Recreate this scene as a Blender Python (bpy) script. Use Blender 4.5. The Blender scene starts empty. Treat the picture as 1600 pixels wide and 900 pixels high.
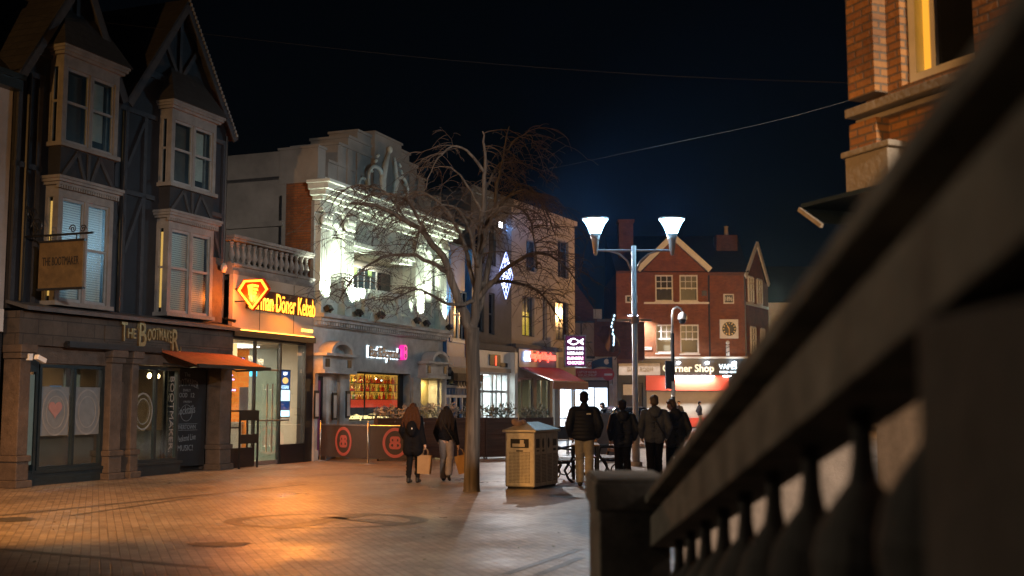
import bpy, bmesh, math, random
from mathutils import Vector, Matrix
RD = random.Random(11)
S = bpy.context.scene
COL = S.collection
PI = math.pi

# ------------------------------------------------------------------ camera model
FPX, CAMH = 1778.0, 1.62
PITCH = math.atan(181 / FPX)
def ray(x, y):
    d = Vector(((x - 800) / FPX, 1, (450 - y) / FPX)); c, s = math.cos(PITCH), math.sin(PITCH)
    return Vector((d.x, d.y * c - d.z * s, d.y * s + d.z * c))
def at(x, y, Y):
    r = ray(x, y); return Vector((0, 0, CAMH)) + r * (Y / r.y)
def gnd(x, y):
    r = ray(x, y); return Vector((0, 0, CAMH)) + r * (-CAMH / r.z)

# ------------------------------------------------------------------ frames: local x along the front, -y towards the street
def frame(o, d):
    return Matrix.Translation(Vector((o[0], o[1], 0))) @ Matrix.Rotation(math.atan2(d[1], d[0]), 4, 'Z')
FP = frame((-9.7086, 22.212), (0.3568, 0.93418))      # pub, kebab shop, bar, blue shop
FC = frame((-1.584, 43.483), (0.4471, 0.8945))        # grey and cream houses
FT = frame((3.5, 11.0), (0.395, -0.919))             # town hall
FW = Matrix.Identity(4)
def FXY(x, y, a=0): return Matrix.Translation(Vector((x, y, 0))) @ Matrix.Rotation(math.radians(a), 4, 'Z')

# ------------------------------------------------------------------ materials
def _n(nt, t, **k):
    n = nt.nodes.new(t)
    for a, b in k.items(): setattr(n, a, b)
    return n
def base_mat(name):
    m = bpy.data.materials.new(name); m.use_nodes = True
    nt = m.node_tree; return m, nt, nt.nodes['Principled BSDF']
def M(name, col, rough=.7, var=.18, scale=2.5, metal=0., bump=0., bscale=60., spec=.5, emit=None, es=0., col2=None, rvar=0., trans=0.):
    m, nt, b = base_mat(name)
    tc = _n(nt, 'ShaderNodeTexCoord')
    no = _n(nt, 'ShaderNodeTexNoise'); no.inputs['Scale'].default_value = scale; no.inputs['Detail'].default_value = 6; no.inputs['Roughness'].default_value = .65
    nt.links.new(tc.outputs['Object'], no.inputs['Vector'])
    r = _n(nt, 'ShaderNodeValToRGB')
    a = [max(0, c * (1 - var)) for c in col]; c2 = col2 or [min(1, c * (1 + var)) for c in col]
    r.color_ramp.elements[0].position = .3; r.color_ramp.elements[1].position = .7
    r.color_ramp.elements[0].color = (*a, 1); r.color_ramp.elements[1].color = (*c2, 1)
    nt.links.new(no.outputs['Fac'], r.inputs['Fac']); nt.links.new(r.outputs['Color'], b.inputs['Base Color'])
    b.inputs['Roughness'].default_value = rough; b.inputs['Metallic'].default_value = metal
    b.inputs['Specular IOR Level'].default_value = spec
    if rvar:
        mr = _n(nt, 'ShaderNodeMapRange'); mr.inputs['To Min'].default_value = rough - rvar; mr.inputs['To Max'].default_value = rough + rvar
        nt.links.new(no.outputs['Fac'], mr.inputs['Value']); nt.links.new(mr.outputs['Result'], b.inputs['Roughness'])
    if bump:
        n2 = _n(nt, 'ShaderNodeTexNoise'); n2.inputs['Scale'].default_value = bscale; n2.inputs['Detail'].default_value = 4
        nt.links.new(tc.outputs['Object'], n2.inputs['Vector'])
        bp = _n(nt, 'ShaderNodeBump'); bp.inputs['Strength'].default_value = bump; bp.inputs['Distance'].default_value = .02
        nt.links.new(n2.outputs['Fac'], bp.inputs['Height']); nt.links.new(bp.outputs['Normal'], b.inputs['Normal'])
    if emit:
        b.inputs['Emission Color'].default_value = (*emit, 1); b.inputs['Emission Strength'].default_value = es
    return m
def EM(name, col, es):
    m, nt, b = base_mat(name)
    b.inputs['Base Color'].default_value = (*[min(.8, c * .6) for c in col], 1); b.inputs['Roughness'].default_value = .4
    b.inputs['Emission Color'].default_value = (*col, 1); b.inputs['Emission Strength'].default_value = es
    return m
def facade_vec(nt, sx=1., sz=1.):
    tc = _n(nt, 'ShaderNodeTexCoord'); sp = _n(nt, 'ShaderNodeSeparateXYZ'); ad = _n(nt, 'ShaderNodeMath', operation='ADD'); cb = _n(nt, 'ShaderNodeCombineXYZ')
    nt.links.new(tc.outputs['Object'], sp.inputs[0]); nt.links.new(sp.outputs['X'], ad.inputs[0]); nt.links.new(sp.outputs['Y'], ad.inputs[1])
    nt.links.new(ad.outputs[0], cb.inputs['X']); nt.links.new(sp.outputs['Z'], cb.inputs['Y'])
    return tc, cb.outputs[0]
def BR(name, c1, c2, mortar, bw=.225, bh=.075, ms=.012, rough=.85, bump=.5, ground=False, rot=0., dirt=.45, rmin=None, squash=False):
    m, nt, b = base_mat(name)
    if ground:
        tc = _n(nt, 'ShaderNodeTexCoord'); mp = _n(nt, 'ShaderNodeMapping'); mp.inputs['Rotation'].default_value = (0, 0, rot)
        nt.links.new(tc.outputs['Object'], mp.inputs['Vector']); vec = mp.outputs[0]
    else:
        tc, vec = facade_vec(nt)
    bt = _n(nt, 'ShaderNodeTexBrick')
    bt.inputs['Color1'].default_value = (*c1, 1); bt.inputs['Color2'].default_value = (*c2, 1); bt.inputs['Mortar'].default_value = (*mortar, 1)
    bt.inputs['Scale'].default_value = 1; bt.inputs['Brick Width'].default_value = bw; bt.inputs['Row Height'].default_value = bh
    bt.inputs['Mortar Size'].default_value = ms; bt.inputs['Mortar Smooth'].default_value = .3; bt.inputs['Bias'].default_value = -.1
    nt.links.new(vec, bt.inputs['Vector'])
    no = _n(nt, 'ShaderNodeTexNoise'); no.inputs['Scale'].default_value = .55 if ground else 1.3; no.inputs['Detail'].default_value = 8; no.inputs['Roughness'].default_value = .7
    nt.links.new(tc.outputs['Object'], no.inputs['Vector'])
    mr = _n(nt, 'ShaderNodeMapRange'); mr.inputs['From Min'].default_value = .3; mr.inputs['From Max'].default_value = .72
    mr.inputs['To Min'].default_value = 1 - dirt; mr.inputs['To Max'].default_value = 1.12
    nt.links.new(no.outputs['Fac'], mr.inputs['Value'])
    mx = _n(nt, 'ShaderNodeMix', data_type='RGBA', blend_type='MULTIPLY'); mx.inputs['Factor'].default_value = 1
    nt.links.new(bt.outputs['Color'], mx.inputs['A']); nt.links.new(mr.outputs['Result'], mx.inputs['B'])
    last = mx.outputs['Result']
    # stains of their own shape, and on the ground trodden gum spots
    ns = _n(nt, 'ShaderNodeTexNoise'); ns.inputs['Scale'].default_value = 2.1 if ground else 3.5; ns.inputs['Detail'].default_value = 10; ns.inputs['Roughness'].default_value = .75; ns.inputs['Distortion'].default_value = .8
    nt.links.new(tc.outputs['Object'], ns.inputs['Vector'])
    ms_ = _n(nt, 'ShaderNodeMapRange'); ms_.inputs['From Min'].default_value = .52; ms_.inputs['From Max'].default_value = .7; ms_.inputs['To Min'].default_value = 1; ms_.inputs['To Max'].default_value = .62
    nt.links.new(ns.outputs['Fac'], ms_.inputs['Value'])
    m2 = _n(nt, 'ShaderNodeMix', data_type='RGBA', blend_type='MULTIPLY'); m2.inputs['Factor'].default_value = 1
    nt.links.new(last, m2.inputs['A']); nt.links.new(ms_.outputs['Result'], m2.inputs['B']); last = m2.outputs['Result']
    if ground:
        vo = _n(nt, 'ShaderNodeTexVoronoi'); vo.inputs['Scale'].default_value = 1.5; nt.links.new(tc.outputs['Object'], vo.inputs['Vector'])
        mv = _n(nt, 'ShaderNodeMapRange'); mv.inputs['From Min'].default_value = .035; mv.inputs['From Max'].default_value = .06; mv.inputs['To Min'].default_value = .35; mv.inputs['To Max'].default_value = 1
        nt.links.new(vo.outputs['Distance'], mv.inputs['Value'])
        m4 = _n(nt, 'ShaderNodeMix', data_type='RGBA', blend_type='MULTIPLY'); m4.inputs['Factor'].default_value = 1
        nt.links.new(last, m4.inputs['A']); nt.links.new(mv.outputs['Result'], m4.inputs['B']); last = m4.outputs['Result']
    nt.links.new(last, b.inputs['Base Color'])
    b.inputs['Roughness'].default_value = rough
    if rmin is not None:
        n3 = _n(nt, 'ShaderNodeTexNoise'); n3.inputs['Scale'].default_value = .35; n3.inputs['Detail'].default_value = 9; n3.inputs['Roughness'].default_value = .72
        nt.links.new(tc.outputs['Object'], n3.inputs['Vector'])
        m3 = _n(nt, 'ShaderNodeMapRange'); m3.inputs['From Min'].default_value = .35; m3.inputs['From Max'].default_value = .65
        m3.inputs['To Min'].default_value = rmin; m3.inputs['To Max'].default_value = rough
        nt.links.new(n3.outputs['Fac'], m3.inputs['Value']); nt.links.new(m3.outputs['Result'], b.inputs['Roughness'])
    bp = _n(nt, 'ShaderNodeBump'); bp.inputs['Strength'].default_value = bump; bp.inputs['Distance'].default_value = .012; bp.invert = True
    nt.links.new(bt.outputs['Fac'], bp.inputs['Height'])
    n2 = _n(nt, 'ShaderNodeTexNoise'); n2.inputs['Scale'].default_value = 28; n2.inputs['Detail'].default_value = 5
    nt.links.new(tc.outputs['Object'], n2.inputs['Vector'])
    b2 = _n(nt, 'ShaderNodeBump'); b2.inputs['Strength'].default_value = bump * .6; b2.inputs['Distance'].default_value = .01
    nt.links.new(n2.outputs['Fac'], b2.inputs['Height']); nt.links.new(bp.outputs['Normal'], b2.inputs['Normal']); nt.links.new(b2.outputs['Normal'], b.inputs['Normal'])
    return m
def GL(name, tint=(1, 1, 1), refl=.14, rough=.03, graz=.55):
    m = bpy.data.materials.new(name); m.use_nodes = True; nt = m.node_tree; nt.nodes.clear()
    o = _n(nt, 'ShaderNodeOutputMaterial'); mx = _n(nt, 'ShaderNodeMixShader'); t = _n(nt, 'ShaderNodeBsdfTransparent'); g = _n(nt, 'ShaderNodeBsdfGlossy')
    lw = _n(nt, 'ShaderNodeLayerWeight'); lw.inputs['Blend'].default_value = .25
    ad = _n(nt, 'ShaderNodeMath', operation='MULTIPLY_ADD'); ad.inputs[1].default_value = graz; ad.inputs[2].default_value = refl * .4; ad.use_clamp = True
    t.inputs['Color'].default_value = (*tint, 1); g.inputs['Roughness'].default_value = rough; g.inputs['Color'].default_value = (.9, .95, 1, 1)
    nt.links.new(lw.outputs['Facing'], ad.inputs[0]); nt.links.new(ad.outputs[0], mx.inputs[0]); nt.links.new(t.outputs[0], mx.inputs[1]); nt.links.new(g.outputs[0], mx.inputs[2]); nt.links.new(mx.outputs[0], o.inputs[0])
    return m
def WOOD(name, c1, c2, rough=.6, axis='X', scale=14):
    m, nt, b = base_mat(name)
    tc = _n(nt, 'ShaderNodeTexCoord'); mp = _n(nt, 'ShaderNodeMapping')
    sc = {'X': (1.2, scale, scale), 'Z': (scale, scale, 1.2), 'Y': (scale, 1.2, scale)}[axis]; mp.inputs['Scale'].default_value = sc
    nt.links.new(tc.outputs['Object'], mp.inputs['Vector'])
    no = _n(nt, 'ShaderNodeTexNoise'); no.inputs['Scale'].default_value = 1; no.inputs['Detail'].default_value = 7; no.inputs['Distortion'].default_value = .6
    nt.links.new(mp.outputs[0], no.inputs['Vector'])
    r = _n(nt, 'ShaderNodeValToRGB'); r.color_ramp.elements[0].position = .3; r.color_ramp.elements[1].position = .7
    r.color_ramp.elements[0].color = (*c1, 1); r.color_ramp.elements[1].color = (*c2, 1)
    nt.links.new(no.outputs['Fac'], r.inputs['Fac']); nt.links.new(r.outputs['Color'], b.inputs['Base Color']); b.inputs['Roughness'].default_value = rough
    bp = _n(nt, 'ShaderNodeBump'); bp.inputs['Strength'].default_value = .3; bp.inputs['Distance'].default_value = .01
    nt.links.new(no.outputs['Fac'], bp.inputs['Height']); nt.links.new(bp.outputs['Normal'], b.inputs['Normal'])
    return m

# ------------------------------------------------------------------ mesh builder
class MB:
    def __init__(s): s.v = []; s.f = []
    def add(s, vs, fs):
        o = len(s.v); s.v += [tuple(v) for v in vs]; s.f += [tuple(i + o for i in f) for f in fs]; return s
    def box(s, x0, x1, y0, y1, z0, z1, T=None):
        vs = [Vector(p) for p in ((x0, y0, z0), (x1, y0, z0), (x1, y1, z0), (x0, y1, z0), (x0, y0, z1), (x1, y0, z1), (x1, y1, z1), (x0, y1, z1))]
        if T: vs = [T @ v for v in vs]
        return s.add(vs, [(0, 3, 2, 1), (4, 5, 6, 7), (0, 1, 5, 4), (1, 2, 6, 5), (2, 3, 7, 6), (3, 0, 4, 7)])
    def quad(s, a, b, c, d): return s.add([a, b, c, d], [(0, 1, 2, 3)])
    def prism(s, poly, y0, y1, ax='y', T=None):
        n = len(poly)
        f = {'y': lambda p, t: Vector((p[0], t, p[1])), 'x': lambda p, t: Vector((t, p[0], p[1])), 'z': lambda p, t: Vector((p[0], p[1], t))}[ax]
        vs = [f(p, y0) for p in poly] + [f(p, y1) for p in poly]
        if T: vs = [T @ v for v in vs]
        return s.add(vs, [tuple(range(n)), tuple(range(2 * n - 1, n - 1, -1))] + [(i, i + n, (i + 1) % n + n, (i + 1) % n) for i in range(n)])
    def tube(s, pts, rad, n=8, cap=True):
        pts = [Vector(p) for p in pts]; m = len(pts)
        if not isinstance(rad, (list, tuple)): rad = [rad] * m
        vs = []; prev = None
        for i, p in enumerate(pts):
            t = (pts[min(i + 1, m - 1)] - pts[max(i - 1, 0)])
            t = t.normalized() if t.length > 1e-9 else Vector((0, 0, 1))
            if prev is None: prev = t.orthogonal().normalized()
            u = (prev - t * prev.dot(t)); u = u.normalized() if u.length > 1e-6 else t.orthogonal().normalized()
            prev = u; w = t.cross(u)
            for k in range(n):
                a = 2 * PI * k / n; vs.append(p + (u * math.cos(a) + w * math.sin(a)) * rad[i])
        fs = [(i * n + k, i * n + (k + 1) % n, (i + 1) * n + (k + 1) % n, (i + 1) * n + k) for i in range(m - 1) for k in range(n)]
        if cap: fs += [tuple(range(n - 1, -1, -1)), tuple(range((m - 1) * n, m * n))]
        return s.add(vs, fs)
    def bar(s, a, b, w, h, up=(0, 0, 1)):
        a, b = Vector(a), Vector(b); t = (b - a).normalized(); u = Vector(up); r = t.cross(u)
        r = r.normalized() if r.length > 1e-6 else t.orthogonal().normalized(); u = r.cross(t)
        vs = [p + r * (i * w / 2) + u * (j * h / 2) for p in (a, b) for i, j in ((-1, -1), (1, -1), (1, 1), (-1, 1))]
        return s.add(vs, [(3, 2, 1, 0), (4, 5, 6, 7), (0, 1, 5, 4), (1, 2, 6, 5), (2, 3, 7, 6), (3, 0, 4, 7)])
    def lathe(s, prof, c=(0, 0, 0), n=12, sx=1, sy=1):
        vs = [(c[0] + r * sx * math.cos(2 * PI * k / n), c[1] + r * sy * math.sin(2 * PI * k / n), c[2] + z) for r, z in prof for k in range(n)]
        m = len(prof)
        fs = [(i * n + k, i * n + (k + 1) % n, (i + 1) * n + (k + 1) % n, (i + 1) * n + k) for i in range(m - 1) for k in range(n)]
        fs += [tuple(range(n - 1, -1, -1)), tuple(range((m - 1) * n, m * n))]
        return s.add(vs, fs)
    def ell(s, c, r, n=12, m=8):
        c = Vector(c); vs = [c + Vector((0, 0, -r[2]))]
        for j in range(1, m):
            a = PI * j / m - PI / 2
            for k in range(n):
                b = 2 * PI * k / n; vs.append(c + Vector((r[0] * math.cos(a) * math.cos(b), r[1] * math.cos(a) * math.sin(b), r[2] * math.sin(a))))
        vs.append(c + Vector((0, 0, r[2]))); L = len(vs) - 1
        fs = [(0, 1 + (k + 1) % n, 1 + k) for k in range(n)] + [(L, L - n + k, L - n + (k + 1) % n) for k in range(n)]
        fs += [(1 + j * n + k, 1 + j * n + (k + 1) % n, 1 + (j + 1) * n + (k + 1) % n, 1 + (j + 1) * n + k) for j in range(m - 2) for k in range(n)]
        return s.add(vs, fs)
    def cap(s, a, ra, b, rb, n=12):   # tapered capsule
        a, b = Vector(a), Vector(b); t = (b - a).normalized()
        P = []; Rr = []
        for k in range(4):
            q = PI / 2 * (1 - k / 4); P.append(a - t * ra * math.sin(q)); Rr.append(max(.0008, ra * math.cos(q)))
        P += [a, b]; Rr += [ra, rb]
        for k in range(1, 5):
            q = PI / 2 * k / 4; P.append(b + t * rb * math.sin(q)); Rr.append(max(.0008, rb * math.cos(q)))
        return s.tube(P, Rr, n)
    def ring(s, c, r0, r1, y0, y1, sx=1, n=40):   # flat ring in the xz plane
        pr = [(c[0] + sx * r * math.cos(2 * PI * k / n), c[1] + r * math.sin(2 * PI * k / n)) for r in (r0, r1) for k in range(n)]
        vs = [(p[0], y, p[1]) for y in (y0, y1) for p in pr]; N = 2 * n; fs = []
        for k in range(n):
            j = (k + 1) % n
            fs += [(k, j, n + j, n + k), (N + k, N + n + k, N + n + j, N + j), (n + k, n + j, N + n + j, N + n + k), (k, N + k, N + j, j)]
        return s.add(vs, fs)
    def wall(s, x0, x1, z0, z1, y, ops=(), rev=.2):   # front sheet facing -y with reveals round openings
        xs = sorted({x0, x1, *[o[0] for o in ops], *[o[1] for o in ops]}); zs = sorted({z0, z1, *[o[2] for o in ops], *[o[3] for o in ops]})
        xs = [x for x in xs if x0 <= x <= x1]; zs = [z for z in zs if z0 <= z <= z1]
        for a, b in zip(xs, xs[1:]):
            for c, d in zip(zs, zs[1:]):
                mx, mz = (a + b) / 2, (c + d) / 2
                if any(o[0] < mx < o[1] and o[2] < mz < o[3] for o in ops): continue
                s.quad((a, y, c), (b, y, c), (b, y, d), (a, y, d))
        for a, b, c, d in ops:
            Y = y + rev
            s.quad((a, y, c), (a, y, d), (a, Y, d), (a, Y, c)); s.quad((b, y, c), (b, Y, c), (b, Y, d), (b, y, d))
            s.quad((a, y, d), (b, y, d), (b, Y, d), (a, Y, d)); s.quad((a, y, c), (a, Y, c), (b, Y, c), (b, y, c))
        return s
    def room(s, x0, x1, y0, y1, z0, z1, front=False):
        s.quad((x0, y1, z0), (x1, y1, z0), (x1, y1, z1), (x0, y1, z1))
        s.quad((x0, y0, z0), (x0, y1, z0), (x0, y1, z1), (x0, y0, z1)); s.quad((x1, y0, z0), (x1, y0, z1), (x1, y1, z1), (x1, y1, z0))
        s.quad((x0, y0, z0), (x1, y0, z0), (x1, y1, z0), (x0, y1, z0)); s.quad((x0, y0, z1), (x0, y1, z1), (x1, y1, z1), (x1, y0, z1))
        return s
    def mesh(s, name):
        me = bpy.data.meshes.new(name); me.from_pydata(s.v, [], s.f); me.validate(); me.update(); return me
    def build(s, name, mat, parent=None, smooth=False, bevel=0, T=None, recalc=False):
        me = s.mesh(name)
        if recalc:
            bm = bmesh.new(); bm.from_mesh(me); bmesh.ops.recalc_face_normals(bm, faces=bm.faces); bm.to_mesh(me); bm.free()
        if smooth: me.shade_smooth()
        return link(name, me, mat, parent, bevel, T)
def link(name, me, mat, parent=None, bevel=0, T=None):
    o = bpy.data.objects.new(name, me); COL.objects.link(o)
    if mat: me.materials.append(mat)
    if parent: o.parent = parent
    if T is not None: o.matrix_basis = T
    if bevel:
        md = o.modifiers.new('edge', 'BEVEL'); md.width = bevel; md.segments = 2; md.limit_method = 'ANGLE'; md.angle_limit = math.radians(40)
    return o
def remesh(name, mb, mat, parent, voxel=.02, smooth=4, T=None, sub=0):
    me = mb.mesh('tmp'); o = bpy.data.objects.new('tmp', me); COL.objects.link(o)
    r = o.modifiers.new('r', 'REMESH'); r.mode = 'VOXEL'; r.voxel_size = voxel; r.use_smooth_shade = True
    if smooth:
        q = o.modifiers.new('s', 'SMOOTH'); q.iterations = smooth; q.factor = .5
    dg = bpy.context.evaluated_depsgraph_get(); ev = o.evaluated_get(dg)
    nm = bpy.data.meshes.new_from_object(ev); nm.name = name
    bpy.data.objects.remove(o); bpy.data.meshes.remove(me)
    nm.materials.clear()
    return link(name, nm, mat, parent, 0, T)
def tag(o, label=None, cat=None, group=None, kind=None):
    for k, v in (('label', label), ('category', cat), ('group', group), ('kind', kind)):
        if v: o[k] = v
    return o
def thing(name, label, cat, F=FW, loc=(0, 0, 0), rz=0, group=None):
    o = bpy.data.objects.new(name, None); COL.objects.link(o); o.empty_display_size = .2
    o.matrix_basis = F @ Matrix.Translation(Vector(loc)) @ Matrix.Rotation(math.radians(rz), 4, 'Z')
    return tag(o, label, cat, group)
def dup(o, parent=None):
    c = o.copy(); COL.objects.link(c)
    if parent: c.parent = parent
    for ch in list(o.children): dup(ch, c)
    return c
TXT = {}
def text_mesh(s, ext=.1, bold=0.):
    k = (s, ext, bold)
    cu = bpy.data.curves.new('t', 'FONT'); cu.body = s; cu.extrude = ext; cu.size = 1; cu.offset = bold; cu.resolution_u = 3; cu.align_x = 'LEFT'
    o = bpy.data.objects.new('t', cu); COL.objects.link(o)
    dg = bpy.context.evaluated_depsgraph_get(); dg.update()
    me = bpy.data.meshes.new_from_object(o.evaluated_get(dg)); bpy.data.objects.remove(o); bpy.data.curves.remove(cu)
    return me
def text(name, s, mat, parent, x, y, z, w, h, depth=.03, bold=.0, R=None, warp=None):
    """letters centred on x,z on a front at local y, w wide and h tall, facing -y"""
    me = text_mesh(s, .1, bold)
    xs = [v.co.x for v in me.vertices]; ys = [v.co.y for v in me.vertices]; zs = [v.co.z for v in me.vertices]
    x0, x1, y0, y1 = min(xs), max(xs), min(ys), max(ys); zr = max(zs) - min(zs) or 1
    for v in me.vertices:
        a = ((v.co.x - x0) / (x1 - x0) - .5) * w; b = ((v.co.y - y0) / (y1 - y0) - .5) * h; c = v.co.z / zr * depth
        if warp: b = warp(a, b)
        p = Vector((a, -c, b))
        if R: p = R @ p
        v.co = p + Vector((x, y, z))
    me.update(); me.materials.clear(); me.name = name
    return link(name, me, mat, parent)
def lamp(kind, name, loc, power, col=(1, 1, 1), radius=.1, target=None, spot=90, blend=.3, size=(1, 1)):
    l = bpy.data.lights.new(name, kind); l.energy = power; l.color = col
    if kind in ('POINT', 'SPOT'): l.shadow_soft_size = radius
    if kind == 'SPOT': l.spot_size = math.radians(spot); l.spot_blend = blend
    if kind == 'AREA': l.shape = 'RECTANGLE'; l.size, l.size_y = size
    o = bpy.data.objects.new(name, l); COL.objects.link(o); o.location = loc
    if target is not None:
        o.rotation_euler = (Vector(target) - Vector(loc)).to_track_quat('-Z', 'Y').to_euler()
    return o
def sash(parent, x0, x1, z0, z1, y, fm, pm, nx=1, nz=2, fw=.055, sill=None, sm=None, T=None, name='window', depth=.07, curtain=None):
    f = MB()
    f.box(x0, x0 + fw, y, y + depth, z0, z1).box(x1 - fw, x1, y, y + depth, z0, z1)
    f.box(x0 + fw, x1 - fw, y, y + depth, z1 - fw, z1).box(x0 + fw, x1 - fw, y, y + depth, z0, z0 + fw)
    for i in range(1, nx): 
        a = x0 + (x1 - x0) * i / nx; f.box(a - fw * .3, a + fw * .3, y + .012, y + depth - .012, z0 + fw, z1 - fw)
    for i in range(1, nz):
        a = z0 + (z1 - z0) * i / nz; k = fw * (.45 if (nz == 2) else .28); f.box(x0 + fw, x1 - fw, y + .006, y + depth - .006, a - k, a + k)
    w = f.build(name, fm, parent, T=T)
    MB().box(x0 + fw, x1 - fw, y + depth * .5, y + depth * .5 + .008, z0 + fw, z1 - fw).build('pane', pm, w)
    if sill: MB().box(x0 - .06, x1 + .06, y - sill, y - .002, z0 - .09, z0 - .002).build('sill', sm or fm, w)
    if curtain: MB().box(x0 + fw, x1 - fw, y + depth + .05, y + depth + .06, z0 + fw, z1 - fw).build('blind', curtain, w)
    return w
BAL = [(.055, 0), (.055, .08), (.03, .1), (.045, .2), (.075, .34), (.06, .5), (.034, .66), (.03, .74), (.05, .8), (.03, .86), (.055, .9), (.055, 1.)]
def baluster(parent, x, y, z, h, mat, k=1., n=10, name='baluster'):
    return MB().lathe([(r * k, t * h) for r, t in BAL], (x, y, z), n).build(name, mat, parent, smooth=True)
# ------------------------------------------------------------------ palette
m_pave = BR('paving brick', (.325, .265, .22), (.205, .165, .14), (.155, .128, .108), .2, .1, .008, .58, .42, ground=True, rot=math.radians(-110), dirt=.5, rmin=.27)
m_band = BR('dark paving', (.115, .095, .085), (.085, .072, .065), (.045, .04, .035), .21, .105, .009, .55, .5, ground=True, rot=.6, dirt=.3, rmin=.35)
m_patch = M('damp tarmac', (.05, .045, .042), .45, .3, 5, bump=.4)
m_navy = M('navy render', (.011, .0112, .015), .75, .35, 3, bump=.3)
m_timber = M('timber strip', (.028, .0275, .032), .7, .35, 5, bump=.3)
m_slate = BR('slate tiles', (.022, .02, .02), (.03, .027, .026), (.01, .01, .01), .25, .18, .01, .8, .6)
m_pubstone = BR('brown ashlar', (.09, .07, .056), (.068, .052, .043), (.035, .028, .024), .8, .3, .012, .8, .4, dirt=.6)
m_pubpil = M('brown stone', (.075, .055, .043), .75, .35, 4, bump=.5, bscale=25)
m_lead = M('lead sheet', (.06, .06, .065), .6, .3, 3, bump=.3)
m_offwhite = M('aged white paint', (.17, .16, .15), .6, .3, 3, bump=.2)
m_sashw = M('sash white paint', (.22, .21, .2), .5, .2, 5)
m_dkframe = M('dark green paint', (.014, .022, .026), .35, .3, 6)
m_black = M('black paint', (.012, .012, .013), .35, .3, 6)
m_darkglass = M('dark window glass', (.012, .014, .018), .13, .3, .6, spec=.5)
m_glass = GL('clear glass')
m_glassd = GL('shop glass', (.85, .92, .9), .16, .07)
m_awnor = M('orange red canvas', (.27, .06, .022), .8, .3, 5, bump=.2, bscale=120)
m_awnred = M('red canvas', (.36, .05, .04), .75, .2, 5)
m_awnblue = M('navy canvas', (.02, .03, .07), .75, .2, 5)
m_alum = M('brushed metal', (.5, .48, .45), .32, .15, 20, metal=1., rvar=.08)
m_galv = M('grey steel', (.42, .42, .43), .4, .15, 12, metal=.9)
m_iron = M('black iron', (.015, .015, .016), .4, .3, 12, metal=.3)
m_panel = M('taupe fascia panel', (.36, .30, .25), .5, .08, 1.2)
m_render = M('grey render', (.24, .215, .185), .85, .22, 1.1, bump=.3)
m_oldwhite = M('white stucco', (.55, .52, .47), .75, .2, 1.4, bump=.3, bscale=40)
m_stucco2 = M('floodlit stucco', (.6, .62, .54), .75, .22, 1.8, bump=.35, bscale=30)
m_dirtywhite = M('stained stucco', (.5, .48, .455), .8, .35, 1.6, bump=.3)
m_creamw = M('cream wall', (.46, .37, .28), .85, .16, .9, bump=.25)
m_greyw = M('dark grey render', (.12, .11, .105), .85, .2, 1., bump=.25)
m_blue = M('royal blue paint', (.025, .13, .36), .45, .2, 4)
m_bluel = M('dull blue paint', (.03, .12, .3), .5, .2, 4)  # slightly duller blue for fascia, pilasters and slats
m_brick = BR('orange brick', (.30, .095, .028), (.21, .065, .02), (.15, .085, .045), .225, .075, .01, .85, .5, dirt=.35)
m_brickd = BR('dark red brick', (.19, .075, .045), (.14, .055, .036), (.11, .085, .07), .225, .075, .01, .85, .5, dirt=.45)
m_brickt = BR('town hall brick', (.34, .14, .03), (.22, .08, .02), (.14, .085, .04), .225, .078, .012, .8, .8, dirt=.4)
m_cream = M('cream paint', (.55, .5, .42), .55, .15, 4)
m_stone = M('soiled limestone', (.2, .155, .1), .8, .25, 2, bump=.5, bscale=18)
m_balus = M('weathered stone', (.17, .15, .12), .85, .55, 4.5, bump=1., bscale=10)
m_cable = M('dark cable', (.018, .018, .018), .6)
m_entr = M('brown entrance stone', (.2, .165, .13), .85, .3, 3, bump=.4)
m_kbal = M('dark balustrade stone', (.2, .175, .155), .85, .4, 3, bump=.4)  # darker stone tone for the kebab shop balustrade
m_shadestone = M('shade darkened stone', (.06, .052, .043), .85, .4, 3.5, bump=.6, bscale=14)  # shade on the balusters is put into this darker stone colour
m_binmetal = M('satin bin metal', (.6, .57, .53), .45, .15, 10, metal=.25, rvar=.1)
m_pole = M('pale lamp post paint', (.34, .325, .33), .42, .12, 6, metal=.15)
m_bayglass = GL('old bay glass', (.8, .85, .85), .02, .28, .16)
m_bark = WOOD('bark', (.035, .03, .026), (.13, .11, .092), .92, 'Z', 16)
m_twig = M('twig bark', (.075, .055, .043), .85, .3, 4)
m_planter = WOOD('stained planks', (.05, .03, .022), (.095, .06, .042), .65)
m_bench = WOOD('bench slats', (.09, .05, .033), (.15, .085, .055), .55)
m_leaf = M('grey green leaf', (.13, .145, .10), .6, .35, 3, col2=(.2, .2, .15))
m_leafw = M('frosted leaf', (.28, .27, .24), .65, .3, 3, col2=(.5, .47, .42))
m_skin = M('skin', (.5, .32, .24), .55, .1, 8)
m_hairb = M('dark brown hair', (.014, .009, .007), .7, .4, 40, spec=.15)
m_hairg = M('auburn hair', (.05, .02, .009), .7, .4, 40, spec=.15)
m_hairl = M('brown hair', (.075, .05, .032), .55, .4, 40)
m_coat = M('black coat', (.006, .006, .008), .9, .3, 10, bump=.9, bscale=16, spec=.15)
m_puff = M('navy puffer nylon', (.011, .015, .03), .62, .3, 6, spec=.3)
m_greyj = M('slate grey coat', (.06, .072, .11), .75, .25, 12, bump=.9, bscale=14)
m_darkj = M('black parka', (.011, .012, .017), .7, .3, 12, bump=.9, bscale=14)
m_greytr = M('light grey joggers', (.36, .35, .34), .85, .15, 10, bump=.9, bscale=14)
m_taupetr = M('taupe wide trousers', (.20, .175, .165), .85, .15, 10, bump=.9, bscale=14)
m_blacktr = M('black trousers', (.006, .006, .007), .9, .3, 12, spec=.15)
m_shoe = M('black shoe', (.008, .008, .008), .6, .3, 12)
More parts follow.
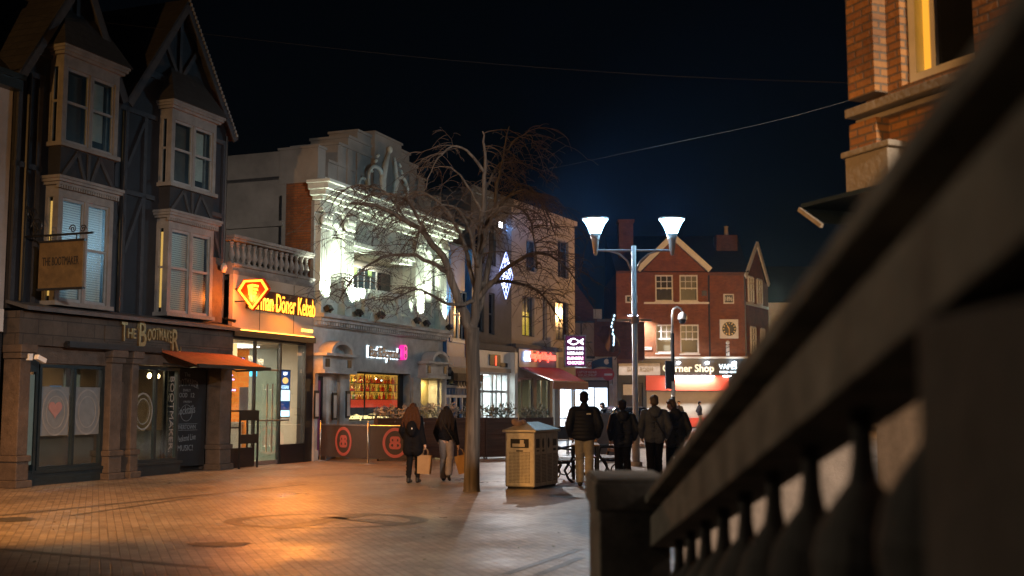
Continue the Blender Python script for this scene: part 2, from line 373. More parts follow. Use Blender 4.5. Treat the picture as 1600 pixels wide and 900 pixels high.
m_kraft = M('kraft paper', (.30, .19, .095), .8, .15, 6, bump=.2)
m_banner = M('dark brown mesh banner', (.05, .036, .034), .7, .15, 8)
m_pinkr = M('coral print', (.42, .11, .115), .6, .08, 5)
m_chalk = M('chalk lettering', (.15, .17, .185), .9, .3, 30)
m_board = M('blackboard', (.008, .008, .009), .7, .4, 3)
m_gold = M('brass letters', (.5, .34, .16), .35, .3, 14, metal=.8)
m_signwood = M('ochre sign board', (.12, .075, .03), .55, .35, 5)
m_white = M('white paint', (.7, .7, .7), .5, .08, 4)
m_red = M('red sign paint', (.42, .05, .045), .5, .1, 4)
m_redfas = M('red shopfront panel', (.55, .06, .03), .4, .06, 2)
m_shutter = M('pale shutter', (.48, .45, .39), .6, .1, 2)
m_orangetile = BR('orange tiles', (.62, .2, .03), (.55, .17, .03), (.5, .3, .1), .3, .15, .008, .3, .2, dirt=.1)
m_beigewall = M('beige interior', (.42, .38, .30), .7, .08, 2)
m_greywall = M('grey green interior', (.22, .25, .22), .6, .12, 2)
m_floor = M('interior floor', (.25, .22, .19), .35, .2, 4)
m_darkroom = M('dim interior', (.09, .06, .04), .8, .4, 2)
m_bottle = [GL('amber bottle', (.9, .5, .1), .3), GL('red bottle', (.9, .15, .08), .3), GL('green bottle', (.4, .7, .25), .3), GL('clear bottle', (.95, .95, .9), .3)]
m_carpaint = M('black car paint', (.01, .011, .014), .22, .2, 3, spec=.8)
m_frost = M('frosted film', (.15, .165, .175), .6, .15, 6)
m_decal = M('white decal', (.22, .22, .22), .7, .15, 8)
m_poster = M('pale poster', (.6, .56, .52), .6, .1, 5)
# things that give off light
e_orange = EM('orange neon', (1, .30, .03), 7)
e_yellow = EM('hot yellow neon', (1, .37, .03), 3.6)
e_led = EM('orange led strip', (1, .36, .05), 9)
e_white = EM('white led', (.85, .93, 1), 4.5)
e_halo = EM('halo led', (.72, .9, 1), 3.2)
e_lampcone = EM('lamp cone', (.30, .68, 1), 26)
e_warmbulb = EM('warm bulb', (1, .7, .35), 25)
e_pink = EM('pink neon', (1, .03, .42), .95)
e_red = EM('red neon', (1, .05, .02), 5)
e_redhot = EM('hot red neon', (1, .09, .05), 3.2)
e_bluet = EM('blue neon', (.15, .3, 1), 4)
e_purple = EM('violet neon', (.45, .35, 1), 5)
e_yelsign = EM('yellow lit lettering', (1, .8, .35), 1.6)
e_screen = EM('lit screen', (.5, .8, 1), 3)
e_cyan = EM('cyan screen', (.1, .7, 1), 2.5)
e_shopwhite = EM('cold lit display', (.72, .86, 1), 2.6)
e_ceil = EM('ceiling light panel', (1, .93, .8), 5)
e_ceilc = EM('cold ceiling light', (.8, .92, 1), 4.5)
e_warmwin = EM('warm lit blind', (1, .55, .14), .9)
e_dimblind = EM('dim lit blind', (.9, .78, .6), .035)
e_yelwin = EM('yellow lit curtain', (1, .6, .05), .8)
e_shelf = EM('amber back bar', (1, .45, .06), 1.0)
e_shelfr = EM('red back bar', (1, .08, .03), .9)
e_tail = EM('tail light', (1, .15, .12), 2.5)
e_deco = EM('decoration led', (.35, .45, 1), 5)
e_decow = EM('decoration white led', (.75, .8, 1), 7)
e_cream = EM('cream lit letters', (1, .85, .55), .9)
# ------------------------------------------------------------------ the ground
g = MB().quad((-260, -60, 0), (260, -60, 0), (260, 420, 0), (-260, 420, 0)).build('plaza_paving', m_pave); tag(g, kind='structure')
def strip(name, a, b, w, z, mat):
    a, b = Vector(a), Vector(b); t = (b - a).normalized(); n = Vector((-t.y, t.x, 0)) * w / 2; o = Vector((0, 0, z))
    q = MB().quad(a - n + o, b - n + o, b + n + o, a + n + o).build(name, mat); return tag(q, kind='structure')
strip('paving_band', gnd(0, 806), gnd(478, 757), .16, .004, m_band)
strip('paving_band', gnd(110, 806), gnd(300, 778), .10, .004, m_band)
strip('paving_band', gnd(0, 858), gnd(330, 888), .13, .004, m_band)
strip('paving_band', gnd(790, 898), gnd(905, 858), .1, .004, m_band)
strip('paving_band', gnd(840, 899), gnd(907, 872), .1, .004, m_band)
# the oval motif laid in darker setts: a ring with two strands crossing inside it
mo = MB(); C0 = Vector((-2.58, 16.1, .004)); RX, RY, N = 1.42, 1.02, 72
def oval(rx0, ry0, rx1, ry1, c0=(0, 0), c1=(0, 0)):
    o = len(mo.v)
    for k in range(N):
        a = 2 * PI * k / N; mo.v.append((C0.x + c0[0] + rx0 * math.cos(a), C0.y + c0[1] + ry0 * math.sin(a), C0.z))
    for k in range(N):
        a = 2 * PI * k / N; mo.v.append((C0.x + c1[0] + rx1 * math.cos(a), C0.y + c1[1] + ry1 * math.sin(a), C0.z))
    for k in range(N): mo.f.append((o + k, o + (k + 1) % N, o + N + (k + 1) % N, o + N + k))
oval(1.16, .93, RX, RY)
def strand(pts, w0, w1):
    o = len(mo.v); n = len(pts)
    for i, p in enumerate(pts):
        p = Vector((*p, 0)); t = (Vector((*pts[min(i + 1, n - 1)], 0)) - Vector((*pts[max(i - 1, 0)], 0))).normalized()
        w = (w0 + (w1 - w0) * i / (n - 1)) / 2; m = Vector((-t.y, t.x, 0)) * w
        mo.v += [tuple(C0 + p - m + Vector((0, 0, .003))), tuple(C0 + p + m + Vector((0, 0, .003)))]
    for i in range(n - 1): mo.f.append((o + 2 * i, o + 2 * i + 2, o + 2 * i + 3, o + 2 * i + 1))
strand([(-.55 + 1.1 * t, -.93 + 1.86 * (t * t * (3 - 2 * t))) for t in [i / 14 for i in range(15)]], .36, .30)
strand([(-.15 + 1.15 * t, .45 - .9 * t + .12 * math.sin(PI * t)) for t in [i / 10 for i in range(11)]], .14, .34)
tag(mo.build('paving_motif', m_band), kind='structure')
def blobpatch(name, c, rx, ry, mat, z=.004, seed=1):
    r = random.Random(seed); n = 26; w = [1 + r.uniform(-.22, .22) for _ in range(n)]
    vs = [(c[0] + rx * w[k] * math.cos(2 * PI * k / n), c[1] + ry * w[k] * math.sin(2 * PI * k / n), z) for k in range(n)]
    return MB().add(vs, [tuple(range(n))]).build(name, mat)
for i, (px, py, rx, ry) in enumerate(((345, 851, .38, .22), (18, 812, .35, .3), (610, 745, .3, .22), (905, 775, .55, .5))):
    tag(blobpatch('damp_patch', gnd(px, py), rx, ry, m_patch, .006, i + 3), kind='structure')
lt = []
for i in range(46):   # litter: curled leaves blown over the paving
    px, py = RD.uniform(20, 890), RD.uniform(735, 885); p = gnd(px, py); a = RD.uniform(0, 6.28); s = RD.uniform(.015, .035)
    lt.append((p, a, s))
lm = MB()
for p, a, s in lt:
    c, d = math.cos(a) * s, math.sin(a) * s
    lm.add([(p.x - c, p.y - d, .006), (p.x + d * .6, p.y - c * .6, .012), (p.x + c, p.y + d, .02), (p.x - d * .6, p.y + c * .6, .012)], [(0, 1, 2, 3)])
tag(lm.build('leaf_litter', m_leaf), 'dry leaf litter scattered over the brick paving', 'litter', kind='stuff')

# ------------------------------------------------------------------ neighbour on the far left
nb = thing('white_rendered_building', 'white rendered building cut off by the left edge of the photo, beside the dark pub', 'building', FP, (-.03, .3, 0))
w = MB(); w.wall(-7, 0, 3.45, 7.85, 0, [(-3.2, -2.1, 4.6, 6.6), (-5.6, -4.5, 4.6, 6.6)], .2); w.quad((0, 0, 3.45), (0, 8, 3.45), (0, 8, 7.85), (0, 0, 7.85)); w.quad((-7, 8, 0), (-7, 0, 0), (-7, 0, 7.85), (-7, 8, 7.85)); w.build('wall', M('grey stucco', (.42, .41, .42), .8, .2, 1.4, bump=.3), nb)
sash(nb, -3.2, -2.1, 4.6, 6.6, .1, m_sashw, m_darkglass, 2, 2, sill=.1); sash(nb, -5.6, -4.5, 4.6, 6.6, .1, m_sashw, m_darkglass, 2, 2, sill=.1)
MB().box(-7, .02, -.22, 0, 7.85, 8.05).box(-7, .03, -.3, -.18, 8.05, 8.15).build('eaves_gutter', m_dkframe, nb)
r = MB().prism([(-.3, 8.06), (8, 8.06), (3.8, 11)], -7, .02, 'x').build('roof', m_slate, nb)
MB().box(-1.7, -.22, .5, 1.6, 8.3, 9.85).box(-1.76, -.16, .44, 1.66, 9.85, 10.0).build('chimney', m_brickt, r)
MB().box(-7, -.1, -.12, -.002, 3.02, 3.46).build('fascia', m_white, nb)
MB().wall(-7, -.02, 0, 3.02, -.02, [(-6.6, -.45, .5, 2.8)], .15).build('shop_wall', m_navy, nb)
MB().box(-6.6, -.45, .1, .12, .5, 2.8).build('shop_window', m_darkglass, nb)

# ------------------------------------------------------------------ the pub
pub = thing('timbered_pub', 'dark timber framed pub with two pointed gables and white bay windows', 'pub', FP)
gab = [(0, 3.5), (7.1, 3.5), (7.1, 8.62), (5.1, 11.33), (3.02, 8.32), (1.57, 10.85), (0, 8.35)]
MB().prism(gab, .25, .55).quad((7.1, .55, 3.5), (7.1, 7.5, 3.5), (7.1, 7.5, 8.62), (7.1, .55, 8.62)).quad((0, .55, 3.5), (0, .55, 8.35), (0, 7.5, 8.35), (0, 7.5, 3.5)).build('wall', m_navy, pub, recalc=True)
t = MB(); TW = .11
def stick(a, b, w=TW, y=.22): t.bar((a[0], y, a[1]), (b[0], y, b[1]), .06, w, up=(0, 1, 0) if False else (0, 0, 1)) if abs(a[0] - b[0]) > 1e-3 else t.box(a[0] - w / 2, a[0] + w / 2, y - .03, y + .03, a[1], b[1])
for x in (.07, .62, 2.95, 3.25, 3.9, 6.98): stick((x, 3.62), (x, 8.3))
for x in (2.95, 3.25): pass
for z in (6.4, 8.3): stick((0, z), (.72, z)); stick((2.8, z), (4.3, z)); stick((6.45, z), (7.1, z))
for cx, az in ((1.57, 10.85), (5.1, 11.33)):
    b = az - 2.0
    stick((cx, b), (cx, az - .3)); stick((cx, b + .1), (cx - .6, b + .95)); stick((cx, b + .1), (cx + .6, b + .95)); stick((cx - 1.1, b), (cx + 1.1, b), .16)
stick((2.95, 5.2), (3.25, 5.75), .08); stick((3.25, 5.75), (2.95, 6.3), .08); stick((3.3, 6.95), (3.85, 8.1), .08); stick((3.3, 5.0), (3.85, 6.3), .08); stick((6.5, 6.3), (6.95, 5.2), .08)
t.build('timber_frame', m_timber, pub)
def rake(a, b, mb, oh=.22, th=.1):
    mb.quad((a[0], -.0, a[1]), (b[0], -.0, b[1]), (b[0], 7.5, b[1]), (a[0], 7.5, a[1])); mb.quad((a[0], 0, a[1] + th), (a[0], 7.5, a[1] + th), (b[0], 7.5, b[1] + th), (b[0], 0, b[1] + th))
    mb.quad((a[0], 0, a[1]), (a[0], 0, a[1] + th), (b[0], 0, b[1] + th), (b[0], 0, b[1]))
rf = MB()
for a, b in (((-.15, 8.15), (1.57, 10.9)), ((1.57, 10.9), (3.02, 8.37)), ((3.02, 8.37), (5.1, 11.38)), ((5.1, 11.38), (7.28, 8.42))): rake(a, b, rf)
rfo = rf.build('roof', m_slate, pub)
bb = MB()
for a, b in (((-.12, 8.1), (1.57, 10.82)), ((1.57, 10.82), (2.95, 8.35)), ((3.09, 8.35), (5.1, 11.3)), ((5.1, 11.3), (7.2, 8.4))): bb.bar((a[0], .02, a[1]), (b[0], .02, b[1]), .04, .2)
bb.build('bargeboard', m_timber, pub)
dn = MB()
for k in range(34):
    q = k / 33; dn.box(5.1 + 2.1 * q - .03, 5.1 + 2.1 * q + .03, -.03, -.002, 11.42 - 2.9 * q - .03, 11.42 - 2.9 * q + .05)
dn.build('ridge_clips', m_offwhite, pub)

def bay(x0, x1, z0, z1, roof, blind, dent, apron):
    y0, y1 = -.1, .25
    b = MB(); pw = .12
    b.box(x0 - .05, x1 + .05, y0 - .06, y1, z0, z0 + .09)
    for x in (x0, x1 - pw): b.box(x, x + pw, y0, y0 + pw, z0 + .09, z1 - .42)
    cx = (x0 + x1) / 2; b.box(cx - .045, cx + .045, y0 + .01, y0 + .09, z0 + .09, z1 - .42)
    for x in (x0, x1 - .06): b.box(x, x + .06, y1 - .06, y1, z0 + .09, z1 - .42)
    b.box(x0, x1, y0, y1, z1 - .42, z1 - .18)
    o = b.build('bay_window', m_offwhite, pub)
    c = MB().box(x0 - .08, x1 + .08, y0 - .08, y1, z1 - .18, z1 - .12).box(x0 - .16, x1 + .16, y0 - .16, y1, z1 - .06, z1).box(x0 - .13, x1 + .13, y0 - .13, y1, z1 - .12, z1 - .06)
    if dent:
        n = 26
        for k in range(n):
            a = x0 - .06 + (x1 - x0 + .12) * k / (n - 1); c.box(a - .02, a + .02, y0 - .075, y0 - .001, z1 - .25, z1 - .182)
    c.build('cornice', m_offwhite, o)
    for a, e in ((x0 + pw, cx - .045), (cx + .045, x1 - pw)):
        f = MB(); f.box(a, a + .05, y0 + .03, y0 + .08, z0 + .09, z1 - .42).box(e - .05, e, y0 + .03, y0 + .08, z0 + .09, z1 - .42)
        f.box(a + .05, e - .05, y0 + .03, y0 + .08, z0 + .09, z0 + .16).box(a + .05, e - .05, y0 + .03, y0 + .08, z1 - .48, z1 - .42)
        mz = (z0 + z1) / 2 - .12; f.box(a + .05, e - .05, y0 + .03, y0 + .085, mz, mz + .055)
        f.build('sash_frame', m_sashw, o)
        MB().box(a + .05, e - .05, y0 + .05, y0 + .056, z0 + .16, z1 - .48).build('pane', m_bayglass, o)
    s = MB(); mz = (z0 + z1) / 2 - .12
    s.box(x0 + .01, x0 + .05, y0 + pw, y1 - .06, mz, mz + .05).box(x0 + .01, x0 + .05, y0 + pw, y0 + pw + .035, z0 + .09, z1 - .42).box(x0 + .01, x0 + .05, y1 - .1, y1 - .06, z0 + .09, z1 - .42)
    s.build('side_sash', m_sashw, o)
    MB().box(x0 + .025, x0 + .03, y0 + pw + .035, y1 - .1, z0 + .09, z1 - .42).build('side_pane', m_bayglass, o)
    MB().box(x1 - .03, x1 - .025, y0 + pw, y1 - .06, z0 + .09, z1 - .42).build('side_pane', m_bayglass, o)
    # what shows through the panes: slatted blinds, partly drawn
    if blind:
        bl = MB(); n = int((z1 - z0 - .6) / .05)
        for k in range(n):
            z = z0 + .14 + k * .05
            bl.box(x0 + .2, x1 - .16, y0 + .16, y0 + .165, z, z + .041)
        bl.build('blind', blind, o)
        MB().box(x0 + .055, x0 + .06, y0 + .17, y1 - .1, z0 + .2, z1 - .5).build('side_blind', e_warmwin, o)
    else:
        MB().box(x0 + .16, cx - .12, y0 + .17, y0 + .18, z0 + .1, z1 - .5).build('curtain', m_darkroom, o)
        MB().box(cx + .1, x1 - .3, y0 + .17, y0 + .18, z0 + .35, z1 - .5).build('blind', m_cream, o)
    if roof:
        r = MB(); za, zb = z1, z1 + .95
        A, B2, Cc, D2 = (x0 - .2, y0 - .2, za), (x1 + .2, y0 - .2, za), (x1 + .2, y1 - .01, za), (x0 - .2, y1 - .01, za); E2, F2 = (cx - .55, y1 - .02, zb), (cx + .55, y1 - .02, zb)
        r.add([A, B2, Cc, D2, E2, F2], [(0, 1, 5, 4), (1, 2, 5), (3, 0, 4), (0, 3, 2, 1), (4, 5, 2, 3)]); r.build('bay_roof', m_slate, o)
    if apron:
        p = MB().box(x0 + .04, x1 - .04, y0 + .03, y1, z0 - apron, z0 - .002)
        p.build('apron', m_navy, o)
        q = MB(); h = apron - .04; zc = z0 - .02
        for a, e in (((x0 + .1, zc - h), (x0 + .55, zc)), ((cx, zc - h), (cx + .001, zc)), ((x1 - .1, zc - h), (x1 - .55, zc)), ((cx - .1, zc - h), (cx - .35, zc)), ((cx + .1, zc - h), (cx + .35, zc))): q.bar((a[0], y0 + .015, a[1]), (e[0] + .001, y0 + .015, e[1]), .03, .08)
        q.build('apron_strips', m_timber, o)
    return o
bay(.9, 2.55, 3.62, 6.28, False, e_dimblind, True, 0); bay(.9, 2.6, 6.92, 9.03, True, None, False, .62)
bay(4.45, 6.2, 3.66, 6.14, False, e_dimblind, True, 0); bay(4.45, 6.2, 6.72, 8.76, True, None, False, .56)
# stone shopfront
fz = MB().box(.0, 7.1, -.1, .3, 2.78, 3.44).box(2.4, 7.1, -.125, -.1, 2.95, 3.3); fz.build('stone_fascia', m_pubstone, pub)
MB().add([(-.02, -.3, 3.45), (7.16, -.3, 3.45), (7.16, .26, 3.6), (-.02, .26, 3.6), (-.02, -.3, 3.53), (7.16, -.3, 3.53), (7.16, .26, 3.66), (-.02, .26, 3.66)], [(0, 3, 2, 1), (4, 5, 6, 7), (0, 1, 5, 4), (1, 2, 6, 5), (3, 0, 4, 7)]).build('lead_ledge', m_lead, pub)
def pilaster(x0, x1, y=-.14):
    MB().box(x0, x1, y, .28, .62, 2.5).box(x0 - .04, x1 + .04, y - .05, .27, 2.5, 2.62).box(x0 - .07, x1 + .07, y - .09, .26, 2.62, 2.775).box(x0 - .05, x1 + .05, y - .06, .27, .5, .62).box(x0 - .02, x1 + .02, y - .03, .265, .14, .5).box(x0 - .07, x1 + .07, y - .09, .27, 0, .14).build('pilaster', m_pubpil, pub, bevel=.015)
for a, b in ((.02, .3), (2.62, 2.98), (3.3, 3.52), (6.6, 7.04)): pilaster(a, b)
def shopwin(x0, x1, z0, z1, y, mull, glass=None, nm='shop_window', fm=None):
    fm = fm or m_dkframe
    f = MB().box(x0, x0 + .07, y, y + .1, z0, z1).box(x1 - .07, x1, y, y + .1, z0, z1).box(x0 + .07, x1 - .07, y, y + .1, z1 - .07, z1).box(x0 + .07, x1 - .07, y, y + .1, z0, z0 + .07)
    for m in mull: f.box(m - .035, m + .035, y + .005, y + .095, z0 + .07, z1 - .07)
    o = f.build(nm, fm, pub)
    MB().box(x0 + .07, x1 - .07, y + .045, y + .053, z0 + .07, z1 - .07).build('pane', glass or m_glassd, o)
    return o
w1 = shopwin(.72, 2.6, .3, 2.42, .02, [1.72]); w2 = shopwin(3.54, 5.1, .3, 2.46, -.04, [4.28])
for o, e, r in ((w1, (1.22, 1.45), .48), (w1, (2.14, 1.45), .48), (w2, (3.86, 1.45), .42)):
    y = .02 + .03 if o is w1 else -.04 + .03
    if o is w1: MB().box(e[0] - .43, e[0] + .37, y + .002, y + .006, .98, 1.97).build('frosted_film', m_frost, o)
    MB().ring(e, r - .035, r, y - .006, y, .78).ring(e, r * .66, r * .7, y - .006, y, .78).build('window_decal', m_decal, o)
MB().prism([(1.2 + .19 * (16 * math.sin(a) ** 3) / 16, 1.52 + .19 * (13 * math.cos(a) - 5 * math.cos(2 * a) - 2 * math.cos(3 * a) - math.cos(4 * a)) / 16) for a in [2 * PI * k / 24 for k in range(24)]], .035, .045).build('heart_decal', M('pink decal', (.3, .16, .15), .7), w1)
text('lettering', 'BOOTMAKER.', m_decal, w2, 4.9, -.02, 1.35, 1.75, .14, .006, R=Matrix.Identity(3))
for ch in w2.children:
    if ch.name.startswith('lettering'):
        for v in ch.data.vertices:
            a, b = v.co.x - 4.9, v.co.z - 1.35; v.co.x, v.co.z = 4.86 + b, 1.38 - a
MB().box(.6, 2.62, .0, .25, 0, .28).box(.56, 2.64, -.03, .02, .24, .3).build('stall_riser', m_dkframe, pub)
MB().box(3.5, 5.2, -.05, .2, 0, .26).box(3.48, 5.24, -.09, -.03, .24, .3).build('stall_riser', m_dkframe, pub)
MB().box(.58, 2.62, .0, .28, 2.44, 2.775).box(3.5, 5.16, -.05, .28, 2.5, 2.775).box(5.16, 6.6, .1, .28, 2.5, 2.775).build('transom_panel', m_pubpil, pub)
MB().room(.6, 6.6, .3, 3.2, .02, 2.76).build('interior', m_darkroom, pub)
dr = MB().box(.33, .38, -.02, .06, .06, 2.5).box(.58, .64, -.02, .06, .06, 2.5).box(.38, .58, -.02, .06, 2.25, 2.5).box(.38, .58, -.02, .06, .06, .3).build('side_door', m_dkframe, pub)
MB().box(.4, .56, .0, .02, .42, 2.2).build('pale_panel', M('pale green panel', (.17, .23, .21), .5, .1, 4), dr)
MB().box(2.99, 3.29, .12, .2, 0, 2.75).build('recess_panel', m_black, pub)
mf = MB().box(3.02, 3.27, .06, .11, 1.05, 2.1).build('menu_frame', m_pubpil, pub)
MB().box(3.05, 3.16, .045, .058, 1.1, 1.52).box(3.05, 3.16, .045, .058, 1.56, 2.02).build('menu_sheet', m_white, mf)
MB().box(5.18, 6.62, .45, .5, 0, 2.75).build('recess_wall', m_black, pub)
# warm bulbs hanging in the right hand window, and bar things seen through the glass
for x, z, y in ((4.8, 2.27, .6), (5.0, 2.3, .75), (5.25, 2.28, .7), (4.6, 2.33, .9)):
    p = MB().tube([(x, y, z + .06), (x, y, 2.75)], .006, 5).build('pendant_cord', m_black, pub)
    MB().ell((x, y, z), (.045, .045, .055), 10, 7).build('bulb', e_warmbulb, p)
MB().box(1.55, 1.85, .5, .54, 1.25, 2.0).build('window_poster', EM('blue poster', (.2, .4, .8), .16), pub)
MB().box(1.95, 2.4, .5, .55, 1.8, 2.4).build('inner_curtain', m_cream, pub)
MB().box(.7, 3.4, .34, .38, .28, .96).build('window_back_panel', M('brown window panel', (.16, .095, .055), .7, .2, 3), pub); MB().box(3.6, 6.0, .62, .66, .28, 1.0).build('window_back_panel', M('tan window panel', (.2, .14, .08), .7, .2, 3), pub)
aw = MB(); P1 = [(4.2, -.1, 2.86), (7.1, -.1, 2.86), (7.1, -1.2, 2.5), (4.2, -1.2, 2.5)]
aw.add(P1 + [(p[0], p[1], p[2] - .02) for p in P1], [(0, 1, 2, 3), (7, 6, 5, 4), (0, 4, 5, 1), (1, 5, 6, 2), (2, 6, 7, 3), (3, 7, 4, 0)])
ao = aw.build('awning', m_awnor, pub, recalc=True)
MB().box(4.18, 7.12, -1.25, -1.19, 2.44, 2.52).build('front_bar', m_black, ao)
MB().tube([(4.4, -.1, 2.55), (4.6, -.7, 2.45), (4.3, -1.18, 2.46)], .02, 6).build('folding_arm', m_black, ao); MB().tube([(6.9, -.1, 2.55), (6.5, -.65, 2.42), (7.0, -1.18, 2.46)], .025, 6).build('folding_arm', m_black, ao)
MB().box(1.25, 4.2, -.22, -.101, 2.78, 2.9).tube([(1.2, -.16, 2.82), (4.25, -.16, 2.82)], .06, 8).build('awning_cassette', m_black, pub)
for q_ in ([(7.05, -.2, 3.7), (7.05, .2, 3.8), (7.05, .2, 8.5)], [(.3, .2, 3.66), (.3, .2, 8.3)], [(3.1, .16, 3.66), (3.1, .16, 8.2)]): MB().tube(q_, .045, 8).build('downpipe', m_black, pub)
# wooden panel right of the second bay
MB().box(6.32, 7.05, .18, .25, 3.66, 5.3).build('wall_panel', m_pubpil, pub)

def sconce():
    s = thing('wall_lamp', 'small round wall lamp on the dark pub wall, left of the glowing diamond sign', 'wall lamp', FP, (6.85, .16, 5.05))
    MB().tube([(0, .1, 0), (0, -.05, 0)], .07, 10).build('backplate', m_black, s)
    MB().ell((0, -.12, 0), (.1, .08, .13), 12, 8).build('lamp_glass', M('milky glass', (.5, .4, .32), .25), s, smooth=True)
sconce()
ps = thing('pub_name_sign', 'ornate brass lettering THE BOOTMAKER on the brown stone fascia', 'sign', FP, (0, 0, 0))
def arc(k): return lambda a, b: b + k * (1 - (a / .78) ** 2) * .08
text('lettering', 'T', m_gold, ps, 2.94, -.16, 3.2, .2, .42, .05, .012); text('lettering', 'HE', m_gold, ps, 3.2, -.16, 3.17, .27, .22, .05, .01)
text('lettering', 'B', m_gold, ps, 3.56, -.16, 3.18, .25, .58, .05, .014)
text('lettering', 'OOTMAKE', m_gold, ps, 4.15, -.16, 3.15, .86, .28, .05, .012, warp=lambda a, b: b + .06 * (1 - (a / .43) ** 2))
text('lettering', 'R', m_gold, ps, 4.72, -.16, 3.1, .24, .5, .05, .014)
MB().tube([(3.42, -.16, 3.42), (3.38, -.16, 3.3), (3.46, -.16, 3.22), (3.5, -.16, 3.3)], .014, 6).tube([(4.78, -.16, 2.95), (4.86, -.16, 2.83), (4.95, -.16, 2.86), (4.94, -.16, 2.95)], .016, 6).build('flourish', m_gold, ps)
hs = thing('hanging_sign', 'ochre wooden pub sign hanging from a scrolled iron bracket above the pub door', 'sign', FP, (.35, 0, 0))
MB().box(-.03, .03, -1.3, -.2, 3.88, 4.8).build('board', m_signwood, hs, bevel=.01)
MB().box(-.045, .045, -1.32, -.18, 4.8, 4.84).box(-.045, .045, -1.32, -.18, 3.85, 3.89).build('moulding', m_black, hs)
hb = MB().tube([(0, .25, 4.95), (0, -1.5, 4.95)], .022, 6).tube([(0, -.45, 4.95), (0, -.45, 4.82)], .012, 5).tube([(0, -1.1, 4.95), (0, -1.1, 4.82)], .012, 5)
def scroll(y, z, r, s):
    return [(0, y + s * r * (1 - k / 22) * math.cos(k * .55), z + r * (1 - k / 22) * math.sin(k * .55)) for k in range(20)]
for y, z, r, s in ((-1.0, 5.05, .09, 1), (-1.25, 5.04, .08, -1), (-.1, 5.15, .16, 1), (.05, 5.4, .14, -1)): hb.tube(scroll(y, z, r, s), .012, 5)
hb.tube([(0, .2, 5.6), (0, -.2, 5.0)], .015, 5); hb.build('bracket', m_iron, hs)
lx = text('lettering', 'THE BOOTMAKER', m_black, hs, 0, 0, 0, .9, .17, .006)
for v in lx.data.vertices: v.co = Vector((-.033 + v.co.y, -.75 - v.co.x, 4.42 + v.co.z))
for k, v in enumerate(lx.data.polygons): pass
cb = thing('chalkboard_sign', 'tall blackboard with chalk lettering advertising food, cocktails and music', 'chalkboard', FP, (5.9, .3, 0), -6)
MB().box(-.68, .62, .0, .04, .12, 2.46).build('board', m_board, cb)
def ctext(s, x, z, w, h, warp=None): text('lettering', s, m_chalk, cb, x, -.004, z, w, h, .004, warp=warp)
ctext('The', -.05, 2.33, .2, .1); ctext('BOOTMAKER', -.05, 2.1, .78, .17, lambda a, b: b + .09 * (1 - (a / .39) ** 2) - .04); ctext('DAILY', -.05, 1.95, .26, .06)
ctext('FOOD', -.2, 1.83, .32, .11); ctext('12', .15, 1.83, .12, .11); ctext('FRESH', -.02, 1.67, .26, .05); ctext('Cocktails', -.08, 1.47, .66, .2, lambda a, b: b + a * .1)
ctext('RIVERTOWN', -.05, 1.06, .66, .1); ctext('Weekend Live', -.06, .8, .7, .15, lambda a, b: b + a * .08); ctext('MUSIC!', -.06, .56, .52, .14)
q = MB().ring((-.05, 1.4), .19, .2, -.006, -.001).box(-.44, .34, -.006, -.002, 1.13, 1.14).box(-.44, .34, -.006, -.002, .98, .99); q.build('chalk_line', m_chalk, cb)
scam = thing('security_camera', 'small white security camera on a stone pilaster at the left end of the pub', 'security camera', FP, (.2, -.25, 2.52))
MB().box(-.05, .05, .02, .1, -.05, .08).build('mount', m_white, scam); MB().box(-.045, .2, -.2, -.09, -.05, .05, Matrix.Rotation(.35, 4, 'Y')).build('housing', m_white, scam, bevel=.015)
# ------------------------------------------------------------------ the kebab shop
kb = thing('kebab_shop', 'low kebab shop with a taupe fascia, stone balustrade and glazed front', 'shop', FP)
MB().box(7.13, 11.13, -.02, .3, 5.02, 5.14).box(7.13, 11.13, -.08, .34, 5.14, 5.2).box(7.13, 11.13, -.06, .3, 4.92, 5.02).box(7.13, 11.13, .02, .26, 5.2, 5.24).build('balustrade_plinth', m_kbal, kb)
MB().box(7.13, 11.13, -.04, .32, 5.8, 5.86).box(7.13, 11.13, -.08, .36, 5.86, 5.95).build('balustrade_coping', m_kbal, kb, bevel=.015)
for k in range(15): baluster(kb, 7.3 + k * .262, .14, 5.24, .56, m_kbal, 1.25)
MB().box(7.13, 11.1, .3, 6, 4.8, 4.9).box(7.13, 11.1, 5.8, 6, 0, 4.8).build('roof_slab', m_lead, kb)
MB().box(7.13, 11.1, -.06, .06, 3.52, 4.92).build('fascia_panel', m_panel, kb)
MB().box(8.35, 8.37, -.064, -.061, 3.54, 4.9).box(10.02, 10.04, -.064, -.061, 3.54, 4.9).build('panel_joint', m_black, kb)
MB().box(7.13, 11.12, -.14, .1, 3.34, 3.5).build('canopy_edge', m_black, kb)
MB().box(7.45, 11.08, -.1, -.075, 3.502, 3.522).build('led_strip', e_led, kb)
MB().box(7.13, 7.2, -.05, .15, 0, 3.34).box(10.72, 11.13, -.06, .2, 0, 3.34).box(8.24, 8.3, -.03, .05, 0, 3.34).box(9.46, 9.52, -.03, .05, 0, 3.34).box(7.2, 10.72, -.03, .05, 3.26, 3.34).build('shopfront_frame', m_black, kb)
MB().box(7.2, 8.24, -.05, .1, 0, .5).build('stall_riser', m_black, kb)
MB().box(9.52, 10.72, -.05, .1, 0, .52).build('stall_riser', m_black, kb)
kw = MB().box(7.2, 8.24, .0, .01, .5, 3.26).build('shop_window', m_glass, kb); MB().box(9.52, 10.72, .0, .01, .52, 3.26).build('shop_window', m_glass, kb)
kd = MB().box(8.3, 9.46, .0, .01, 2.55, 3.26).build('fanlight', m_glass, kb)
dg = MB().box(8.3, 9.46, .01, .025, .12, 2.52).build('glass_door', m_glassd, kb)
MB().box(8.3, 9.46, .0, .04, .02, .12).build('door_rail', m_galv, dg); MB().box(8.3, 9.46, .0, .04, 2.5, 2.55).build('door_rail', m_galv, dg)
